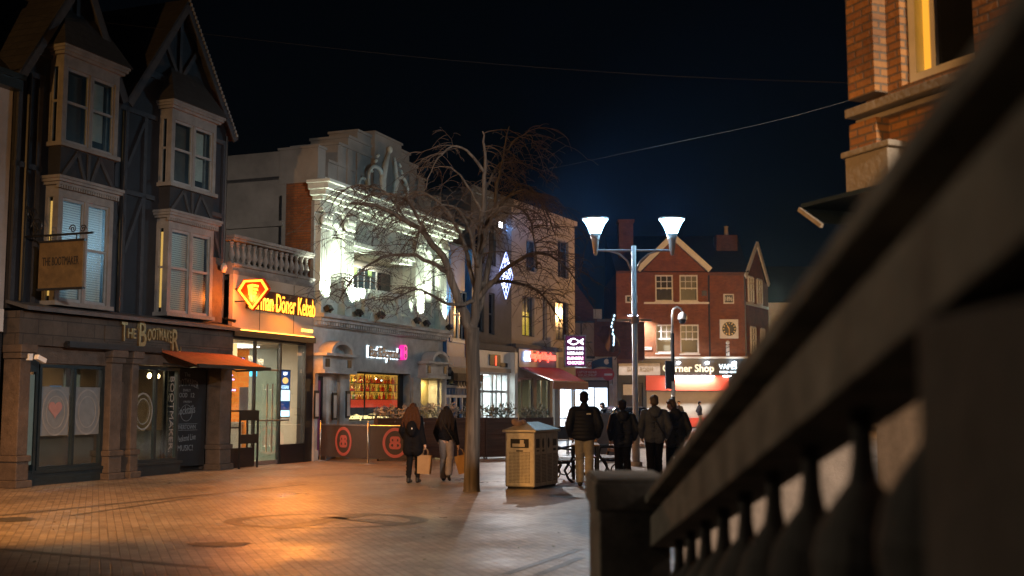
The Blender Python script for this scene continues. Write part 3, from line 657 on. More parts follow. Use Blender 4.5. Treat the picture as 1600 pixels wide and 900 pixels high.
for x in (8.8, 9.05):
    MB().tube([(x, -.06, .35), (x, -.06, 2.15)], .02, 8).tube([(x, -.06, .5), (x, .01, .5)], .012, 6).tube([(x, -.06, 2.0), (x, .01, 2.0)], .012, 6).build('door_handle', m_alum, dg)
MB().tube([(8.3, -.05, 1.18), (9.9, -.05, 1.18)], .022, 8).build('push_bar', m_alum, dg)
it = MB().room(7.16, 11.0, .12, 4.2, .015, 3.3).build('interior', m_beigewall, kb)
MB().box(10.94, 10.98, 1.95, 4.1, .02, 3.2).box(7.2, 10.9, 4.1, 4.18, .02, 3.2).build('tiled_wall', m_orangetile, kb)
MB().box(10.9, 10.97, 1.0, 1.94, .02, 3.2).build('grey_partition', m_greywall, kb)
MB().box(9.6, 10.85, 2.1, 3.5, .02, 1.05).box(9.58, 10.87, 2.06, 3.54, 1.05, 1.1).build('counter', m_shutter, kb)
MB().box(7.4, 8.8, 1.2, 1.8, 3.22, 3.26).box(9.6, 10.6, 1.4, 2., 3.22, 3.26).build('ceiling_light', e_ceil, kb)
MB().box(7.25, 8.2, .5, .55, 2.85, 3.2).build('header_lightbox', EM('yellow header lightbox', (1, .72, .3), 1.6), kb)
lb = MB().box(7.5, 8.2, .25, .27, 2.7, 2.84).build('violet_lightbox', m_black, kb); text('lettering', 'Taste it', e_purple, kb, 7.85, .24, 2.77, .62, .12, .01)
text('lettering', 'ght.', e_purple, kb, 7.55, .3, 2.3, .5, .28, .01); text('lettering', 'german kebab', e_purple, kb, 7.6, .3, 1.97, .55, .06, .01)
for x, y in ((7.45, .8), (7.75, .9), (8.05, 1.3)):
    p = MB().tube([(x, y, 1.9), (x, y, 3.28)], .008, 5).build('pendant_cord', m_black, kb); MB().ell((x, y, 1.85), (.06, .06, .075), 10, 7).build('bulb', e_warmbulb, p)
MB().box(7.7, 8.1, .06, .065, 1.35, 2.05).build('menu_sheet', m_cream, kb)
for x, z in ((8.7, 2.82), (9.15, 2.75)): text('lettering', 'MENU', e_cream, kb, x, .4, z, .26, .16, .01)
st = MB().box(8.55, 8.85, .3, .34, 2.35, 2.55).build('till_screen', e_cyan, kb)
for x in (7.6, 8.0):   # stools inside the window
    MB().lathe([(.16, 0), (.16, .03), (.025, .05), (.025, .62), (.17, .64), (.17, .7)], (x, 1.0, .02), 12).build('bar_stool', m_black, kb)
MB().box(7.25, 8.2, .35, .8, .98, 1.02).build('window_shelf', m_black, kb)
ms = thing('menu_screen', 'portrait screen with a glowing blue menu hanging inside the kebab shop window', 'screen', FP, (9.95, .14, 1.9))
MB().box(-.27, .27, -.02, .03, -.66, .66).build('casing', m_black, ms); 
MB().box(-.24, .24, -.026, -.021, -.63, -.46).box(-.24, .24, -.026, -.021, -.2, .1).build('bright_panel', e_screen, ms)
MB().box(-.24, .24, -.024, -.021, -.44, -.22).box(-.24, .24, -.024, -.021, .12, .63).build('dark_panel', EM('deep blue screen', (.02, .08, .3), .8), ms)
MB().prism([(.15 * math.cos(2 * PI * k / 20), .36 + .09 * math.sin(2 * PI * k / 20)) for k in range(20)], -.03, -.026).build('dish_picture', EM('golden screen', (1, .65, .2), 1.5), ms)
text('lettering', 'NEW', e_white, ms, 0, -.026, .55, .2, .09, .004); text('lettering', 'KEBAB', e_screen, ms, 0, -.026, .18, .36, .09, .004)
# projecting diamond sign and the lettering
ds = thing('diamond_sign', 'glowing orange diamond shaped sign with a doner skewer on two brackets', 'neon sign', FP, (7.22, -.62, 4.42))
RZ = Matrix.Rotation(-PI / 2, 4, 'Z')     # the sign stands square to the front, facing down the street
hexa = [(-.45, .08), (-.27, .33), (.27, .33), (.45, .08), (0, -.42)]
def shape(p, k): return [(x * k, z * k) for x, z in p]
o = MB().prism(shape(hexa, 1.08), -.04, .04).build('backing', EM('red sign backing', (.5, .02, .0), .5), ds, T=RZ)
fr = MB(); n = 5
for y0, y1 in ((-.052, -.041), (.041, .052)):
    a, b = shape(hexa, 1.0), shape(hexa, .84); 
    for k in range(n):
        j = (k + 1) % n; fr.prism([a[k], a[j], b[j], b[k]], y0, y1)
fr.build('neon_outline', e_yellow, ds, T=RZ, recalc=True)
sk = MB()
for y0, y1 in ((-.052, -.041), (.041, .052)):
    sk.prism([(-.16, .2), (.0, .23), (.0, -.24), (-.06, -.16), (-.12, -.02)], y0, y1).prism([(.02, .22), (.17, .19), (.17, .13), (.02, .15)], y0, y1).prism([(.02, .13), (.15, .1), (.16, .04), (.02, .06)], y0, y1).prism([(.02, .04), (.12, .02), (.11, -.04), (.02, -.02)], y0, y1).prism([(.02, -.05), (.09, -.06), (.06, -.12), (.02, -.11)], y0, y1)
sk.build('skewer_emblem', e_yellow, ds, T=RZ, recalc=True)
MB().tube([(0, .2, .12), (0, .6, .12)], .018, 6).tube([(0, .2, -.2), (0, .6, -.2)], .018, 6).build('bracket', m_black, ds)
kn = thing('kebab_name_sign', 'glowing orange lettering German Döner Kebab on the taupe fascia', 'neon sign', FP, (0, 0, 0))
MB().box(7.7, 11.06, -.1, -.062, 4.08, 4.62).build('red_backing', M('dark red sign backing', (.05, .008, .004), .8), kn)
text('lettering', 'German Döner Kebab', e_yellow, kn, 9.36, -.14, 4.33, 3.36, .5, .015, .0)
text('lettering', 'EAT IN OR TAKE AWAY', EM('small amber lettering', (1, .6, .12), 3), kn, 10.72, -.09, 3.68, .62, .09, .01, .01)
# a folded menu stand in the doorway
bs = thing('pavement_board', 'dark folding pavement board standing in front of the kebab shop window', 'pavement board', FP, (7.55, -.35, 0), 0)
MB().box(-.42, -.38, -.02, .02, 0, 1.45).box(.38, .42, -.02, .02, 0, 1.45).box(-.38, .38, -.02, .02, 1.2, 1.45).box(-.38, .38, -.02, .02, .62, .85).build('frame', m_black, bs)
MB().box(-.42, -.38, .3, .34, 0, 1.3).box(.38, .42, .3, .34, 0, 1.3).box(-.42, .42, .02, .34, 1.42, 1.46).build('rear_leg', m_black, bs)
# ------------------------------------------------------------------ the floodlit bar
br = thing('floodlit_bar_building', 'white floodlit bar building with a stepped gable, balcony and giant pilasters', 'building', FP)
U0, U1, UC = 11.14, 20.2, 15.45
# ground floor
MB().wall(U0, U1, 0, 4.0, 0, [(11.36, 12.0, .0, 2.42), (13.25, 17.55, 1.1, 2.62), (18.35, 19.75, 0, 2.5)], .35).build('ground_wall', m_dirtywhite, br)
dd = MB().box(11.36, 11.44, .12, .2, 0, 2.42).box(11.92, 12.0, .12, .2, 0, 2.42).box(11.44, 11.92, .12, .2, 2.3, 2.42).box(11.66, 11.7, .13, .19, 0, 2.3).build('door', m_black, br)
MB().box(11.44, 11.92, .16, .17, .1, 2.3).build('pane', EM('violet lit door glass', (.35, .08, .16), .12), dd)
MB().box(18.35, 19.75, .34, .36, 0, 2.5).build('door', M('yellowed panel', (.4, .32, .16), .6, .12, 3), br)
MB().box(18.95, 18.99, .32, .338, 0, 2.5).build('door_joint', m_dirtywhite, br)
bw = MB().box(13.25, 17.55, .28, .34, 1.1, 1.16).box(13.25, 13.3, .28, .34, 1.16, 2.62).box(17.28, 17.55, .26, .34, 1.16, 2.62).box(13.3, 17.28, .28, .34, 2.57, 2.62).box(14.9, 14.93, .29, .33, 1.16, 2.57).build('bar_window', m_black, br)
MB().box(13.3, 17.28, .3, .308, 1.16, 2.57).build('pane', m_glassd, bw)
MB().room(13.2, 20.0, .38, 3.4, .6, 2.66).build('interior', m_darkroom, br)
MB().box(13.25, 19.95, 1.5, 1.53, 1.5, 1.76).build('red_lit_counter', e_shelfr, br)
MB().box(13.25, 19.95, 1.64, 1.66, 1.78, 2.64).build('back_bar_panel', e_shelf, br)
for z in (1.78, 2.05, 2.32): MB().box(13.25, 19.95, 1.36, 1.62, z - .02, z).build('back_bar_shelf', m_dkframe, br)
btl = thing('bottle', 'glass spirit bottle on the glowing back bar shelves behind the bar window', 'bottle', FP, (15.3, 1.45, 1.78), group='bottles on the back bar')
MB().lathe([(.04, 0), (.042, .01), (.042, .14), (.015, .18), (.014, .235)], (0, 0, 0), 8).build('glass_body', m_bottle[0], btl, smooth=True)
MB().lathe([(.016, .235), (.016, .26)], (0, 0, 0), 8).build('stopper', m_black, btl)
k = 0
for z in (1.78, 2.05, 2.32):
    for i in range(26):
        c = btl if k == 0 else dup(btl)
        c.matrix_basis = FP @ Matrix.Translation(Vector((15.3 + i * .158 + RD.uniform(-.03, .03), 1.43 + RD.uniform(-.04, .08), z))) @ Matrix.Diagonal(Vector((RD.uniform(.9, 1.3),) * 2 + (RD.uniform(.75, .98), 1)))
        q = RD.choice([0, 0, 0, 1, 1, 2, 3])
        if k:
            gch = [ch for ch in c.children if ch.name.startswith('glass_body')][0]; gch.data = [m for m in BOT if m.materials[0] == m_bottle[q]][0]
        else:
            me0 = [ch for ch in btl.children if ch.name.startswith('glass_body')][0].data; BOT = [me0]
            for mm in m_bottle[1:]:
                m2 = me0.copy(); m2.materials.clear(); m2.materials.append(mm); BOT.append(m2)
        k += 1
# streamers of coloured tinsel hanging in the window
tn = MB()
for i in range(70):
    x = 13.8 + RD.random() * 4.2; z1 = 2.55; z0 = RD.uniform(1.75, 2.2); y = .45 + RD.random() * .5
    tn.box(x, x + .018, y, y + .004, z0, z1)
tn.build('tinsel_curtain', M('gold foil', (.6, .35, .08), .25, .3, 9, metal=.8), br)
for x, z, m, r in ((13.5, 2.45, e_white, .05), (14.1, 2.42, EM('green bulb', (.4, .9, .1), 3), .06), (15.1, 2.38, EM('orange bulb', (1, .35, .03), 4), .05), (16.6, 2.45, e_warmbulb, .03), (17.0, 2.4, e_white, .03)):
    MB().ell((x, .8, z), (r, r, r), 8, 6).build('coloured_bulb', m, br)
text('window_lettering', 'musicality and Beyond', e_yelsign, br, 14.9, .27, 1.2, 3.2, .2, .01, .02)
# ground floor dressing: pilaster slabs, door canopies with curved tops, vents
for a, b in ((11.16, 11.34), (12.62, 13.2), (17.6, 18.2), (19.9, 20.18)):
    MB().box(a, b, -.1, -.002, .0, 2.5).box(a - .03, b + .03, -.13, -.001, 0, .3).build('pilaster', m_dirtywhite, br)
def canopy(x0, x1):
    c = MB(); cx = (x0 + x1) / 2; w = (x1 - x0) / 2
    c.box(x0, x1, -.4, -.002, 2.5, 2.6)
    c.box(x0 + .05, x1 - .05, -.3, -.003, 2.6, 3.0).box(x0 - .05, x1 + .05, -.48, -.002, 3.0, 3.08)
    out = [(cx + w * .72 * math.cos(a), 3.08 + .38 * math.sin(a)) for a in [PI * k / 14 for k in range(15)]]
    inn = [(cx + w * .58 * math.cos(a), 3.08 + .27 * math.sin(a)) for a in [PI * k / 14 for k in range(15)]]
    for i in range(14): c.prism([out[i], out[i + 1], inn[i + 1], inn[i]], -.46, -.004)
    c.prism([(cx + w * .57 * math.cos(a), 3.082 + .26 * math.sin(a)) for a in [PI * k / 14 for k in range(15)]], -.2, -.005)
    o = c.build('door_canopy', m_dirtywhite, br, recalc=True)
    for x in (x0 + .2, x1 - .42): MB().box(x, x + .22, -.32, -.301, 2.68, 2.92).build('vent_grille', m_black, o)
canopy(11.2, 13.1); canopy(18.1, 20.05)
for x, z0 in ((12.2, 1.15), (13.0, 1.2), (11.17, 1.2)):
    f = MB().box(x - .05, x + .2, -.14, -.102, z0, z0 + .8).build('menu_case', m_dkframe, br); MB().box(x - .01, x + .16, -.145, -.141, z0 + .06, z0 + .72).build('menu_sheet', m_poster, f)
# first floor
MB().box(U0 - .05, U1 + .05, -.42, 0, 4.1, 4.22).box(U0, U1, -.3, 0, 4.0, 4.1).box(U0, U1, -.12, 0, 3.86, 4.0).build('string_cornice', m_dirtywhite, br, bevel=.02)
dn = MB()
for k in range(60): dn.box(U0 + .05 + k * .15, U0 + .13 + k * .15, -.24, -.121, 3.9, 3.995)
dn.build('dentil_course', m_dirtywhite, br)
wl = MB().wall(U0, U1, 4.22, 8.3, 0, [(13.25, 17.5, 4.22, 6.3), (11.95, 12.5, 4.7, 6.6), (18.4, 18.95, 4.7, 6.6)], .3)
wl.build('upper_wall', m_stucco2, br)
MB().box(11.95, 12.5, .26, .3, 4.7, 6.6).box(18.4, 18.95, .26, .3, 4.7, 6.6).build('niche_back', m_dirtywhite, br)
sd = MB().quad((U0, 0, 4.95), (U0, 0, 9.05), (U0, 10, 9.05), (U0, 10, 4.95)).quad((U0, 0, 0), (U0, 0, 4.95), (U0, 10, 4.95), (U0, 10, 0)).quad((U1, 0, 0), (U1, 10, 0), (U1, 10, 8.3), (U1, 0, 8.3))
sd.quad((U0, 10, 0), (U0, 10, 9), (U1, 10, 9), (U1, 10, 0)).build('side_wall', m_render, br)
MB().box(U0 - .012, U0 - .002, .1, .95, 5.0, 8.1).build('brick_return', m_brick, br)
MB().box(U0 - .1, U0 - .002, 1.0, 9.5, 6.8, 6.95).build('side_band', m_render, br)
for q_ in ([(U0 - .06, 1.1, 5), (U0 - .06, 1.1, 7.7)], [(U0 - .05, 4.2, 5), (U0 - .05, 4.2, 6.8)]): MB().tube(q_, .035, 6).build('drainpipe', m_black, br)
MB().box(U0, U1, .4, 10, 8.2, 8.3).build('flat_roof', m_lead, br)
for a, b in ((11.22, 11.78), (12.62, 13.2), (17.55, 18.2), (19.5, 20.1)):
    p = MB().box(a, b, -.18, -.002, 4.55, 6.7).box(a - .06, b + .06, -.26, -.002, 4.22, 4.55)
    p.box(a - .04, b + .04, -.22, -.002, 6.7, 6.78).box(a - .08, b + .08, -.28, -.002, 7.18, 7.3)
    w = (b - a)
    for k in range(4): p.box(a + w * (.12 + .22 * k), a + w * (.2 + .22 * k), -.2, -.181, 4.7, 6.6)
    # leafy capital
    for k in range(5): p.ell((a + w * (k + .5) / 5, -.2, 6.95), (.07, .08, .16), 8, 6)
    for k in range(4): p.ell((a + w * (k + 1) / 5, -.24, 7.08), (.06, .07, .1), 8, 6)
    p.build('giant_pilaster', m_stucco2, br)
for x0, x1 in ((11.95, 12.5), (18.4, 18.95)):   # arched hoods over the niches
    c = MB(); cx = (x0 + x1) / 2
    pts = [(cx + .38 * math.cos(a), -.05, 6.55 + .42 * math.sin(a)) for a in [PI * k / 12 for k in range(13)]]
    c.tube(pts, .09, 8).box(x0 - .12, x0, -.1, -.002, 4.6, 6.55).box(x1, x1 + .12, -.1, -.002, 4.6, 6.55)
    c.build('niche_surround', m_stucco2, br)
MB().box(13.22, 17.53, -.1, -.002, 6.3, 6.44).box(13.2, 17.55, -.2, -.002, 6.44, 6.56).build('loggia_lintel', m_stucco2, br)
MB().box(U0, U1, -.2, -.002, 7.3, 7.5).box(U0 - .1, U1 + .1, -.34, .02, 7.5, 7.62).box(U0 - .3, U1 + .3, -.62, .06, 7.78, 7.95).box(U0 - .22, U1 + .22, -.5, .04, 7.62, 7.78).box(U0 - .36, U1 + .36, -.7, .08, 7.95, 8.05).build('main_cornice', m_stucco2, br, bevel=.015)
fr = MB()
for k in range(30):
    fr.box(U0 + .1 + k * .3, U0 + .24 + k * .3, -.44, -.342, 7.5, 7.618)
for k in range(9): fr.tube([(13.4 + k * .5 + .22 * math.cos(a), -.03, 6.95 + .16 * math.sin(a)) for a in [2 * PI * q / 12 for q in range(13)]], .03, 6)
fr.build('frieze_course', m_stucco2, br)
# loggia behind the balcony
lo = MB().room(13.25, 17.5, .3, .8, 4.22, 6.3).build('loggia', m_cream, br)
fw = sash(br, 14.7, 16.4, 4.24, 6.05, .7, m_white, M('blue grey glass', (.045, .075, .095), .12, .2, 3, spec=.7), 4, 2, name='french_window')
MB().box(14.75, 15.0, .685, .699, 5.75, 6.0).box(15.75, 16.0, .685, .699, 5.78, 5.98).build('stained_glass', EM('lit stained glass', (.5, .8, .3), .25), fw)
MB().box(16.6, 17.3, .66, .78, 4.24, 6.0).build('dark_shutter', m_darkglass, br)
# bowed balcony
nb_ = 24; pl = [(15.38 + 2.2 * math.cos(PI + PI * k / nb_) , -.02 - .62 * math.sin(PI * k / nb_)) for k in range(nb_ + 1)]
bc = MB(); bc.prism(pl, 4.16, 4.3, 'z'); 
bo = bc.build('balcony', m_stucco2, br, recalc=True)
rl = MB()
for i in range(nb_):
    a, b = pl[i], pl[i + 1]; rl.bar((a[0], a[1] + .1, 5.08), (b[0], b[1] + .1, 5.08), .16, .12); rl.bar((a[0], a[1] + .1, 4.36), (b[0], b[1] + .1, 4.36), .15, .12)
for t in (0, 5, 12, 19, nb_): rl.box(pl[t][0] - .1, pl[t][0] + .1, pl[t][1] + .0, pl[t][1] + .2, 4.3, 5.12)
rl.build('balcony_rail', m_stucco2, bo)
for k in range(1, 42):
    t = k * nb_ / 42; i = min(int(t), nb_ - 1); q = t - i
    if any(abs(t - c) < .45 for c in (5, 12, 19)): continue
    x = pl[i][0] * (1 - q) + pl[i + 1][0] * q; y = pl[i][1] * (1 - q) + pl[i + 1][1] * q + .1
    baluster(bo, x, y, 4.42, .6, m_stucco2, .95, 8)
# stepped gable on top
st = MB()
st.box(11.12, 11.55, -.1, 1.2, 8.05, 9.06); st.box(11.09, 11.58, -.14, 1.25, 9.06, 9.13)
for a, z, d in ((11.85, 8.85, .7), (12.4, 9.5, 1.6), (13.02, 9.85, 1.3), (13.62, 10.17, 1.0)):
    b = 2 * UC - a; st.box(a, b, 0 - d * .02, d, 8.05, z - .08); st.box(a - .04, b + .04, -d * .02 - .05, d + .03, z - .08, z)
st.box(14.5, 15.6 + .8, -.16, .5, 8.05, 10.24).box(14.45, 16.45, -.2, .53, 10.24, 10.31)
st.box(19.35, 19.78, -.1, 1.2, 8.05, 9.06)
for a in (12.9, 13.5, 17.2, 17.85): st.box(a, a + .22, -.08, 0, 8.05, 9.4)
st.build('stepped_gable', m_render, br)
og = MB()
og.tube([(15.1, -.18, 8.3), (14.95, -.22, 8.8), (15.1, -.24, 9.3), (15.3, -.26, 9.75)], [.09, .12, .1, .05], 8).ell((15.35, -.27, 9.86), (.09, .09, .12), 10, 8)
og.tube([(15.75, -.18, 8.3), (15.95, -.22, 8.9), (15.8, -.24, 9.4), (15.72, -.25, 9.7)], [.08, .1, .07, .03], 8)
for s in (-1, 1):
    og.tube([(15.45 + s * (.9 - .5 * math.cos(a)), -.2, 8.7 + .45 * math.sin(a)) for a in [PI * 1.3 * k / 10 for k in range(11)]], [.09 - .006 * k for k in range(11)], 7)
    for k in range(7): og.ell((15.45 + s * (.75 + .07 * k), -.19, 9.55 - .1 * k + .05 * (k % 2)), (.06, .05, .05), 7, 5)
    og.tube([(15.45 + s * 1.5 + .28 * math.cos(a), -.06, 8.4 + .28 * math.sin(a)) for a in [2 * PI * k / 14 for k in range(15)]], .05, 6)
og.build('gable_relief', m_stucco2, br, smooth=True)
# signs
bsn = thing('bar_name_sign', 'bar name in dark letters with a cold white halo on the pale wall', 'sign', FP)
text('halo', 'Bar&Beyond', e_halo, bsn, 15.5, -.02, 3.2, 2.16, .49, .015, .032)
text('lettering', 'Bar&Beyond', M('dull silver letter', (.25, .24, .24), .4, .1, 8, metal=.5), bsn, 15.5, -.09, 3.2, 2.1, .44, .06, .01)
bg = thing('pink_badge_sign', 'small glowing pink badge with two dark rings beside the bar name', 'sign', FP, (16.78, 0, 3.32))
MB().prism([(.13 * math.cos(a), (.12 if math.sin(a) > 0 else -.12) + .13 * math.sin(a)) for a in [2 * PI * k / 24 for k in range(24)]], -.2, -.02).build('badge', e_pink, bg)
MB().ring((0, .12), .03, .065, -.206, -.201, n=16).ring((0, -.12), .03, .065, -.206, -.201, n=16).build('ring_mark', m_black, bg)
# floodlights on the ledge
FLOODS = []
for i, (x, y, lab) in enumerate(((11.42, -.42, 'black floodlight on the ledge at the left end of the bar front'), (13.1, -.5, 'black floodlight on the ledge left of the balcony'), (14.05, -.75, 'black floodlight on the ledge below the bowed balcony'), (16.6, -.78, 'black floodlight on the ledge under the right part of the balcony'), (17.9, -.5, 'black floodlight on the ledge right of the balcony'), (19.95, -.45, 'black floodlight on the ledge beside the blue shop'))):
    f = thing('floodlight', lab, 'floodlight', FP, (x, y, 4.23), group='floodlights along the bar ledge')
    MB().box(-.13, .13, -.1, .06, .06, .22, Matrix.Rotation(-.6, 4, 'X')).build('housing', m_iron, f)
    MB().box(-.02, .02, -.02, .02, 0, .12).build('bracket', m_iron, f)
    FLOODS.append((x, y))
# ------------------------------------------------------------------ the blue shop
bl = thing('blue_shop', 'narrow shop with a royal blue painted front, white sashes and a striped valance', 'shop', FP)
MB().wall(20.24, 22.75, 3.2, 7.5, 0, [(20.9, 22.5, 4.0, 5.85)], .15).build('upper_wall', m_blue, bl)
MB().wall(20.26, 22.75, 0, 3.2, -.05, [(20.45, 22.6, .0, 2.75)], .2).build('lower_wall', m_white, bl)
MB().prism([(-.2, 7.5), (6, 7.5), (6, 9.0), (3, 9.6)], 20.2, 22.78, 'x').build('roof', m_slate, bl)
sash(bl, 20.95, 21.7, 4.0, 5.85, .06, m_white, m_darkglass, 2, 2); sash(bl, 21.75, 22.5, 4.0, 5.85, .06, m_white, m_darkglass, 2, 2)
MB().box(20.9, 22.5, -.06, -.002, 3.88, 3.99).build('window_sill', m_white, bl)
MB().box(20.24, 20.42, -.14, -.002, 3.2, 7.5).box(20.62, 20.84, -.1, -.002, 3.9, 7.4).box(22.55, 22.75, -.14, -.002, 3.2, 7.5).build('blue_pilaster', m_bluel, bl)
MB().box(20.3, 22.72, -.2, -.052, 2.95, 3.35).build('fascia', m_bluel, bl)
MB().box(20.3, 22.72, -.3, -.201, 2.72, 2.94).build('pale_board', m_offwhite, bl)
MB().box(20.32, 22.7, -.55, -.302, 2.45, 2.72).build('valance', M('brown valance', (.09, .06, .035), .8, .3, 6), bl)
ft = MB()
for k in range(9):
    x = 20.5 + k * .26; ft.prism([(x - .1, 2.3), (x, 2.22), (x + .1, 2.3), (x + .03, 2.42), (x - .03, 2.42)], -.5, -.48)
ft.build('hanging_motifs', m_black, bl)
b = MB()
for k in range(15): b.box(20.5 + k * .14, 20.58 + k * .14, .0, .05, 1.95, 2.2)
b.build('blue_slats', m_bluel, bl)
sh = MB().box(20.45, 22.6, .06, .1, 0, .7).box(20.45, 20.6, .04, .1, .7, 2.7).box(20.95, 21.05, .04, .1, .7, 1.9).box(21.5, 21.6, .04, .1, .7, 1.9).box(22.05, 22.15, .04, .1, .7, 1.9).box(20.6, 22.6, .04, .1, 1.85, 1.95).box(20.6, 22.6, .04, .1, 2.2, 2.3).build('shop_window', m_white, bl)
MB().box(20.6, 22.6, .08, .085, .7, 2.7).build('pane', m_darkglass, sh)
MB().box(20.62, 20.8, .02, .06, .7, 1.85).box(21.3, 21.44, .02, .06, .7, 1.85).box(21.85, 22.0, .02, .06, .7, 1.85).build('blue_panel', m_blue, bl)
bp = thing('shop_lantern', 'black coach lantern on a bracket at the left edge of the blue shop', 'lantern', FP, (20.36, -.3, 2.55))
MB().box(-.09, .09, -.09, .09, -.2, .12).lathe([(.12, .12), (.02, .26)], (0, 0, 0), 4).build('case', m_iron, bp); MB().tube([(0, .25, .3), (0, 0, .35), (0, 0, .24)], .015, 6).build('bracket', m_iron, bp)
# ------------------------------------------------------------------ grey house with the white lit shop
gh = thing('dark_grey_house', 'tall dark grey rendered house above a brightly lit white shop', 'building', FC)
MB().wall(0, 3.48, 3.75, 10.0, 0, [(.35, 1.1, 4.4, 6.1), (1.5, 2.0, 4.35, 6.0), (.35, 1.1, 7.1, 8.5), (1.5, 2.1, 7.1, 8.5)], .18).quad((0, 0, 3), (0, 0, 10), (0, 8, 10), (0, 8, 3)).quad((0, 0, 0), (0, 0, 3), (0, 8, 3), (0, 8, 0)).build('wall', m_greyw, gh)
MB().box(0, 3.47, 0.02, 8, 9.9, 10.0).build('roof', m_lead, gh)
MB().box(-.02, 3.47, -.12, -.002, 9.8, 10.05).build('parapet_coping', m_greyw, gh)
for a, b, c, d in ((.35, 1.1, 4.4, 6.1), (1.5, 2.0, 4.35, 6.0), (.35, 1.1, 7.1, 8.5), (1.5, 2.1, 7.1, 8.5)): sash(gh, a, b, c, d, .1, m_greyw, m_darkglass, 1, 2, sill=.08, sm=m_cream)
MB().box(.0, 3.48, -.16, -.002, 3.72, 3.95).build('fascia_ledge', m_greyw, gh)
MB().box(.02, 3.3, -.1, -.002, 3.02, 3.7).build('shop_fascia', m_white, gh)
MB().box(1.35, 2.25, -.14, -.101, 3.12, 3.55).build('fascia_cutout', m_black, gh); MB().box(1.8, 1.86, -.16, -.141, 3.14, 3.5).build('red_tube', e_red, gh)
MB().box(2.3, 2.9, -.13, -.101, 3.08, 3.25).build('vent_slot', m_black, gh)
MB().box(.02, 3.46, -.14, -.002, 2.86, 3.02).build('cornice', m_creamw, gh)
MB().box(.0, .12, -.1, .1, 0, 2.86).box(3.2, 3.46, -.3, .1, 0, 3.7).build('shop_pilaster', m_white, gh)
sw = MB()
for x in (.12, .95, 1.78, 2.1, 2.55, 3.1): sw.box(x, x + .1, .0, .08, .0, 2.86)
for z in (.35, 2.05, 2.76): sw.box(.12, 3.2, .01, .07, z, z + .1)
so = sw.build('shop_window', m_white, gh); MB().box(.12, 3.2, .03, .036, .35, 2.8).build('pane', m_glass, so)
MB().room(.12, 3.3, .1, 3.5, .01, 2.84).build('interior', m_white, gh); MB().box(.5, 3.0, .8, 2.6, 2.78, 2.82).build('ceiling_light', EM('bright shop ceiling light', (.85, 1, .98), 7), gh)
MB().box(1.2, 1.6, 1.6, 1.9, .02, 1.7).box(2.5, 2.8, 2.2, 2.5, .02, 1.4).build('display_unit', m_shutter, gh)
wlp = thing('wall_floodlight', 'brilliant white floodlight high on the dark grey house, beside the tree trunk', 'floodlight', FC, (1.82, -.35, 8.72))
MB().box(-.14, .14, 0, .12, -.1, .12).tube([(0, .1, 0), (0, .35, 0)], .03, 6).build('housing', m_iron, wlp)
MB().box(-.12, .12, -.02, -.003, -.09, .11).build('lit_face', EM('floodlight face', (.95, .97, 1), 22), wlp)
dc = thing('diamond_decoration', 'diamond lattice of blue white fairy lights hung on the dark grey house', 'decoration', FC, (2.3, -.35, 6.75))
d = MB(); dw = MB(); n = 5
for i in range(n + 1):
    t = i / n
    for s in (1, -1):
        a = Vector((-.62 + .62 * t, 0, s * .95 * t)); b = Vector((.62 * t, 0, s * (-.95 + .95 * t)))
        d.tube([a, b], .014, 5)
for i in range(22):
    z = RD.uniform(-.6, .65); x = RD.uniform(-.5, .5) * (1 - abs(z) / .95); dw.ell((x, -.03, z), (.035, .035, .05), 6, 5)
d.build('lattice', e_deco, dc); dw.build('bulbs', e_decow, dc); MB().tube([(0, 0, .9), (0, .35, 1.0)], .015, 5).build('hanger', m_iron, dc)
# ------------------------------------------------------------------ cream house with the fish shop
ch = thing('cream_house', 'tall cream rendered house with dark recessed windows above the red awning', 'building', FC)
ow = [(4.5, 5.7, 4.45, 6.15), (7.9, 9.3, 4.45, 6.2), (4.9, 5.95, 7.25, 8.6), (8.15, 9.35, 7.3, 9.0)]
MB().wall(3.5, 10.05, 3.7, 10.0, 0, ow, .22).quad((10.05, 0, 0), (10.05, 9, 0), (10.05, 9, 10), (10.05, 0, 10)).build('wall', m_creamw, ch)
MB().box(3.5, 10.05, .02, 9, 9.9, 9.98).build('roof', m_lead, ch); MB().box(3.49, 10.12, -.12, -.002, 9.86, 10.06).build('parapet_coping', m_creamw, ch)
for i, (a, b, c, e) in enumerate(ow):
    s_ = sash(ch, a, b, c, e, .12, m_greyw, m_glassd if i == 0 else m_darkglass, 2, 3 if i == 1 else 2, sill=.08, sm=m_creamw)
MB().box(4.75, 5.55, .2, .21, 4.5, 5.5).build('lit_curtain', e_yelwin, ch); MB().box(4.5, 5.7, .3, .32, 4.45, 6.15).build('dark_room', m_darkroom, ch)
MB().box(6.6, 6.9, -.04, -.002, 4.4, 6.3).build('blind_recess', m_greyw, ch)
MB().wall(3.5, 10.05, 0, 3.7, .0, [(3.7, 5.6, .7, 2.7), (5.9, 7.3, .1, 2.7), (7.5, 8.2, .05, 2.5), (8.35, 9.9, .5, 2.5)], .2).build('shop_wall', m_render, ch)
fa = MB().box(3.95, 7.9, -.12, -.002, 3.12, 3.9).build('shop_fascia', m_panel, ch)
MB().box(3.5, 8.2, -.2, -.002, 3.92, 4.08).build('fascia_ledge', m_greyw, ch)
for a, b, c, e, m in ((3.7, 5.6, .7, 2.7, m_glassd), (5.9, 7.3, .1, 2.7, m_glassd)):
    f = MB().box(a, a + .06, .1, .16, c, e).box(b - .06, b, .1, .16, c, e).box((a + b) / 2 - .03, (a + b) / 2 + .03, .1, .16, c, e).box(a + .06, b - .06, .1, .16, e - .06, e).build('shop_window', m_alum, ch); MB().box(a + .06, b - .06, .12, .126, c, e - .06).build('pane', m, f)
